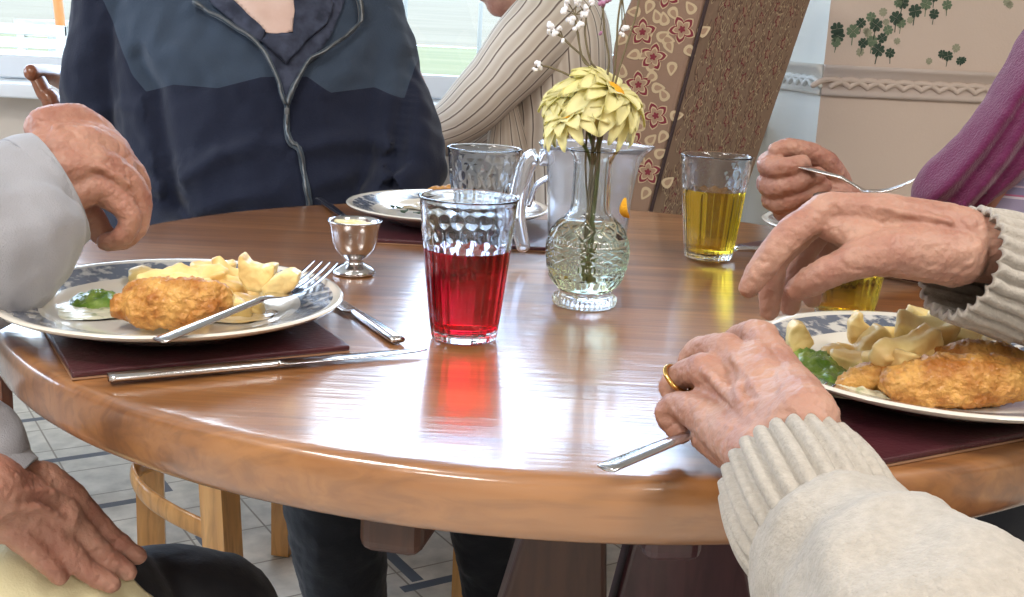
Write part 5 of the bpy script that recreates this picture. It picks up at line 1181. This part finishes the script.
# ------------------------------------------------------------------ chairs
def fan(poly3, i): return withmat((poly3, [list(range(len(poly3)))]), i)
def patterned_chair():
    Ys, Yr, Yl = 1.98, 2.30, 1.99
    sb, stp = dp(648, 218, Ys), dp(720, -50, Ys); rb = dp(733, 218, Yr); lb, lt = dp(628, 218, Yl), dp(640, -50, Yl)
    e = empty('wing_armchair', (sb.x + .05, 2.1, 0), 'high-backed armchair in brown floral fabric standing behind the table by the window', 'armchair')
    nM = (rb - sb).cross(stp - sb).normalized(); _d = ray(829, -50); rt = CAM + _d * ((sb - CAM).dot(nM) / _d.dot(nM)); _d = ray(640, -50)
    if nM.y > 0: nM = -nM
    nW = (lb - sb).cross(stp - sb).normalized()
    if nW.y > 0: nW = -nW
    up = (stp - sb).normalized()
    low = lambda p: p - up * .22
    # outside back panel
    main = prism([low(sb), low(rb), rt, stp], -nM * .09, .012)
    def dec_panel(o, uv, vv, nn, inside, rowh, mk, seed):
        rnd = random.Random(seed); gs = []; j = 0; y = 0
        while y < 1.0:
            x = (rowh * .5 if j % 2 else 0) - .1
            while x < .9:
                p = o + uv * (x + rnd.uniform(-.12, .12) * rowh) + vv * (y + rnd.uniform(-.12, .12) * rowh)
                if inside(p): gs += mk(p, uv, vv, nn, rnd, (j + int(x / rowh)) % 2)
                x += rowh
            y += rowh * .72; j += 1
        return gs
    def star(p, u, v, n, R, a0, off, i, k=5, inner=.52):
        pts = []
        for q in range(k * 8):
            a = a0 + 2 * pi * q / (k * 8); t = abs(((q / 8) % 1) - .5) * 2; r = R * (inner + (1 - inner) * (t ** .75))
            pts.append(p + n * off + u * (r * cos(a)) + v * (r * sin(a)))
        return fan([p + n * off] + pts, i)[0:0] or withmat(([p + n * off] + pts, [[0, 1 + q, 1 + (q + 1) % (k * 8)] for q in range(k * 8)]), i)
    def leaf(p, u, v, n, L, W, a, off, i):
        d = u * cos(a) + v * sin(a); s_ = n.cross(d); pts = []
        for q in range(16):
            t = 2 * pi * q / 16; x = cos(t); y = sin(t) * (1 - .55 * x) * .75
            pts.append(p + n * off + d * (L * x * .5) + s_ * (W * y * .5))
        return withmat(([p + n * off] + pts, [[0, 1 + q, 1 + (q + 1) % 16] for q in range(16)]), i)
    def motif_big(p, u, v, n, rnd, k):
        gs = []; a0 = rnd.uniform(0, 6)
        gs += [star(p, u, v, n, .0250, a0, .0004, 2), star(p, u, v, n, .0225, a0, .0007, 1), star(p, u, v, n, .0170, a0, .0010, 2), star(p, u, v, n, .0140, a0, .0013, 3), star(p, u, v, n, .0065, a0, .0016, 1)]
        for q in range(5):
            a = a0 + 2 * pi * (q + .5) / 5 + rnd.uniform(-.2, .2); r = .036 + rnd.uniform(-.002, .004); c = p + u * (r * cos(a)) + v * (r * sin(a)); al = a + rnd.uniform(-1.2, 1.2)
            gs += [leaf(c, u, v, n, .024, .022, al, .0004, 2), leaf(c, u, v, n, .014, .011, al, .0008, 3)]
        return gs
    def motif_small(p, u, v, n, rnd, k):
        gs = []
        if k: 
            a0 = rnd.uniform(0, 6); gs += [star(p, u, v, n, .0125, a0, .0004, 1), star(p, u, v, n, .0085, a0, .0007, 3)]
        for q in range(7):
            a = rnd.uniform(0, 6.28); r = rnd.uniform(.010, .026); c = p + u * (r * cos(a)) + v * (r * sin(a) * 1.2); al = pi / 2 + rnd.uniform(-.7, .7)
            gs += [leaf(c, u, v, n, .019, .010, al, .0004 + q * .00004, 2 if q % 3 else 4), leaf(c, u, v, n, .013, .006, al, .0008 + q * .00004, 4 if q % 3 else 3)]
        return gs
    u2 = (rb - sb).normalized(); v2 = (up - u2 * up.dot(u2)).normalized()
    WM = (rb - sb).length
    def insM(p):
        px, py = projpx(p); 
        t = (py - 218) / (-50 - 218); xl = 648 + (720 - 648) * t; xr = 733 + (829 - 733) * t
        return xl + 7 < px < xr - 6 and -45 < py < 300
    def insW(p):
        px, py = projpx(p); t = (py - 218) / (-50 - 218); xl = 628 if py > 60 else (628 - 14 * (60 - py) / 30 if py > 30 else 614 + 26 * (30 - py) / 80); xl = 628 + (612 - 628) * max(0, min(1, (218 - py) / 160)) if py > 50 else xl
        return xl + 7 < px < 648 + (720 - 648) * t - 7 and -45 < py < 300
    FM = [m_['fabric_ground_small'], m_['fabric_maroon'], m_['fabric_cream'], m_['fabric_tan'], m_['fabric_dull']]
    gs = dec_panel(low(sb), u2, v2, nM, insM, .040, motif_small, 3)
    obj('outside_back', join(withmat(main, 0), *gs), FM, e, smooth=False)
    # wing with a curved front edge
    ed = [(628, 218), (622, 170), (615, 110), (611, 60), (614, 40), (622, 18), (632, -5), (640, -50)]
    def onW(x, y):
        d = ray(x, y); t = (sb - CAM).dot(nW) / d.dot(nW); return CAM + d * t
    wp = [low(sb)] + [low(lb)] + [onW(x, y) for x, y in ed] + [stp]
    wing = prism(wp, -nW * .055, .010)
    u3 = (lb - sb); u3.z = 0; u3.normalize(); v3 = (up - u3 * up.dot(u3)).normalized()
    FW2 = [m_['fabric_ground']] + FM[1:]
    gs = dec_panel(low(sb) , u3, v3, nW, insW, .068, motif_big, 9)
    obj('wing', join(withmat(wing, 0), *gs), FW2, e, smooth=False)
    obj('seam_piping', tube([low(sb) + nM * .002, sb + nM * .002, stp + nM * .002], .0032, 10, 2), m_['piping'], e)
    # inner back, seat, arms and feet
    mb = (low(sb) + low(rb)) / 2; fd_ = -nM; fd_.z = 0; fd_.normalize(); sd_ = V((-fd_.y, fd_.x, 0)); RF = Matrix((fd_, sd_, V((0, 0, 1)))).transposed()
    def loc(a_, b_, z_): q_ = V((mb.x, mb.y, 0)) + fd_ * a_ + sd_ * b_; return V((q_.x, q_.y, z_))
    obj('inside_back', prism([low(lb) + V((.04, .16, 0)), low(rb) + V((-.02, .10, 0)), rt + V((-.03, .10, -.02)), rt + V((-.03, .10, -.02)) + (low(lb) + V((.04, .16, 0)) - low(rb) - V((-.02, .10, 0)))], V((-.02, .06, 0)), .015), m_['fabric_ground'], e)
    obj('seat', box(loc(.27, 0, .36), (.30, .34, .16), RF, bev=.03), m_['fabric_ground'], e)
    for b_ in (-.19, .19): obj('arm', box(loc(.26, b_, .46), (.30, .06, .24), RF, bev=.025), m_['fabric_ground'], e)
    for a_, b_ in ((.05, -.15), (.05, .15), (.38, -.15), (.38, .15)): obj('foot', tube([loc(a_, b_, .015), loc(a_, b_, .29)], [.014, .022], 12, 1), m_['dark_wood'], e)
def projpx(p):
    d = p - CAM; z = d.dot(FW); return 512 + FPX * d.dot(RT) / z, 298.5 - FPX * d.dot(UP) / z
patterned_chair()
def legbox(p_top, p_bot, w, d, mat, par):
    a = V((w / 2, 0, 0)); b = V((0, d / 2, 0))
    vs = [p_bot - a - b, p_bot + a - b, p_bot + a + b, p_bot - a + b, p_top - a - b, p_top + a - b, p_top + a + b, p_top - a + b]
    return obj('leg', (vs, [[3, 2, 1, 0], [4, 5, 6, 7], [0, 1, 5, 4], [1, 2, 6, 5], [2, 3, 7, 6], [3, 0, 4, 7]]), mat, par, smooth=False)
def square_leg(x, Y, w, rot, mat, par, zt_=.40, lean=.0):
    c_, s_ = cos(rot) * w * .7071, sin(rot) * w * .7071
    vs = []
    for z, dx in ((.004, lean), (zt_, 0)): vs += [V((x + dx + c_, Y + s_, z)), V((x + dx - s_, Y + c_, z)), V((x + dx - c_, Y - s_, z)), V((x + dx + s_, Y - c_, z))]
    return obj('leg', (vs, [[3, 2, 1, 0], [4, 5, 6, 7], [0, 1, 5, 4], [1, 2, 6, 5], [2, 3, 7, 6], [3, 0, 4, 7]]), mat, par, smooth=False)
def left_chair():
    e = empty('dining_chair', (-.93, 1.98, 0), 'reddish wooden chair whose curved back rail shows between the raised hand and the navy sleeve', 'chair')
    r0_, r1_, r2_, r3_ = dp(36, 72, 1.98), dp(48, 74, 2.02), dp(62, 78, 2.10), dp(72, 80, 2.2)
    obj('back_rail', tube([V((r0_.x, r0_.y - .02, r0_.z)), r1_, r2_, r3_], [(.012, .014), (.014, .016), (.015, .022), (.015, .024)], 18, 6, normal=(0, 0, 1)), m_['red_wood'], e)
    bx = dp(60, 160, 1.97).x
    obj('back_post', tube([dp(34, 71, 1.98), dp(44, 92, 1.975), dp(54, 115, 1.97), V((bx, 1.97, .60)), V((bx + .02, 1.95, .44))], [(.011, .018), (.013, .018), (.016, .018), .018, .018], 16, 6, normal=(0, 1, 0)), m_['red_wood'], e)
    obj('seat', box((-.96, 1.98, .425), (.36, .36, .03), bev=.012), m_['red_wood'], e)
    for x, y in ((-1.10, 1.84), (-1.10, 2.12), (-1.0, 2.14)): square_leg(x, y, .04, .785, m_['red_wood'], e, .41)
    square_leg(dp(-3, 420, 1.84).x, 1.84, .04, .785, m_['red_wood'], e, .41)
left_chair()
def mans_chair():
    cx = dp(258, 100, 1.9).x; e = empty('dining_chair', (cx, 1.93, 0), 'pale pine dining chair with a bent side stretcher, carrying the man in the navy fleece', 'chair')
    A = dp(151, 505, 2.02); B = dp(221, 520, 1.80); C_ = dp(283, 545, 2.04); D = dp(462, 560, 1.80)
    square_leg(A.x, 2.02, .050, 1.05, m_['pine'], e); square_leg(B.x - .010, 1.80, .047, .35, m_['pine'], e, lean=.018); square_leg(C_.x, 2.04, .034, .6, m_['pine'], e); square_leg(D.x, 1.80, .026, .6, m_['pine'], e)
    square_leg(D.x + .02, 2.08, .034, .6, m_['pine'], e)
    obj('stretcher', tube([dp(152, 462, 2.0), dp(134, 472, 1.92), dp(143, 492, 1.86), dp(170, 512, 1.83), dp(210, 532, 1.81)], [(.007, .018)] * 5, 16, 6, normal=(0, 0, 1)), m_['pine'], e)
    sx0, sx1 = A.x - .03, D.x + .04
    obj('seat', box(((sx0 + sx1) / 2, 1.94, .405), (sx1 - sx0, .34, .025), bev=.01), m_['pine'], e)
    for x in (cx - .17, cx + .19): obj('back_post', box((x, 2.12, .62), (.03, .03, .46), bev=.006), m_['red_wood'], e)
    obj('back_rail', box((cx, 2.12, .83), (.42, .024, .08), bev=.01), m_['red_wood'], e)
mans_chair()
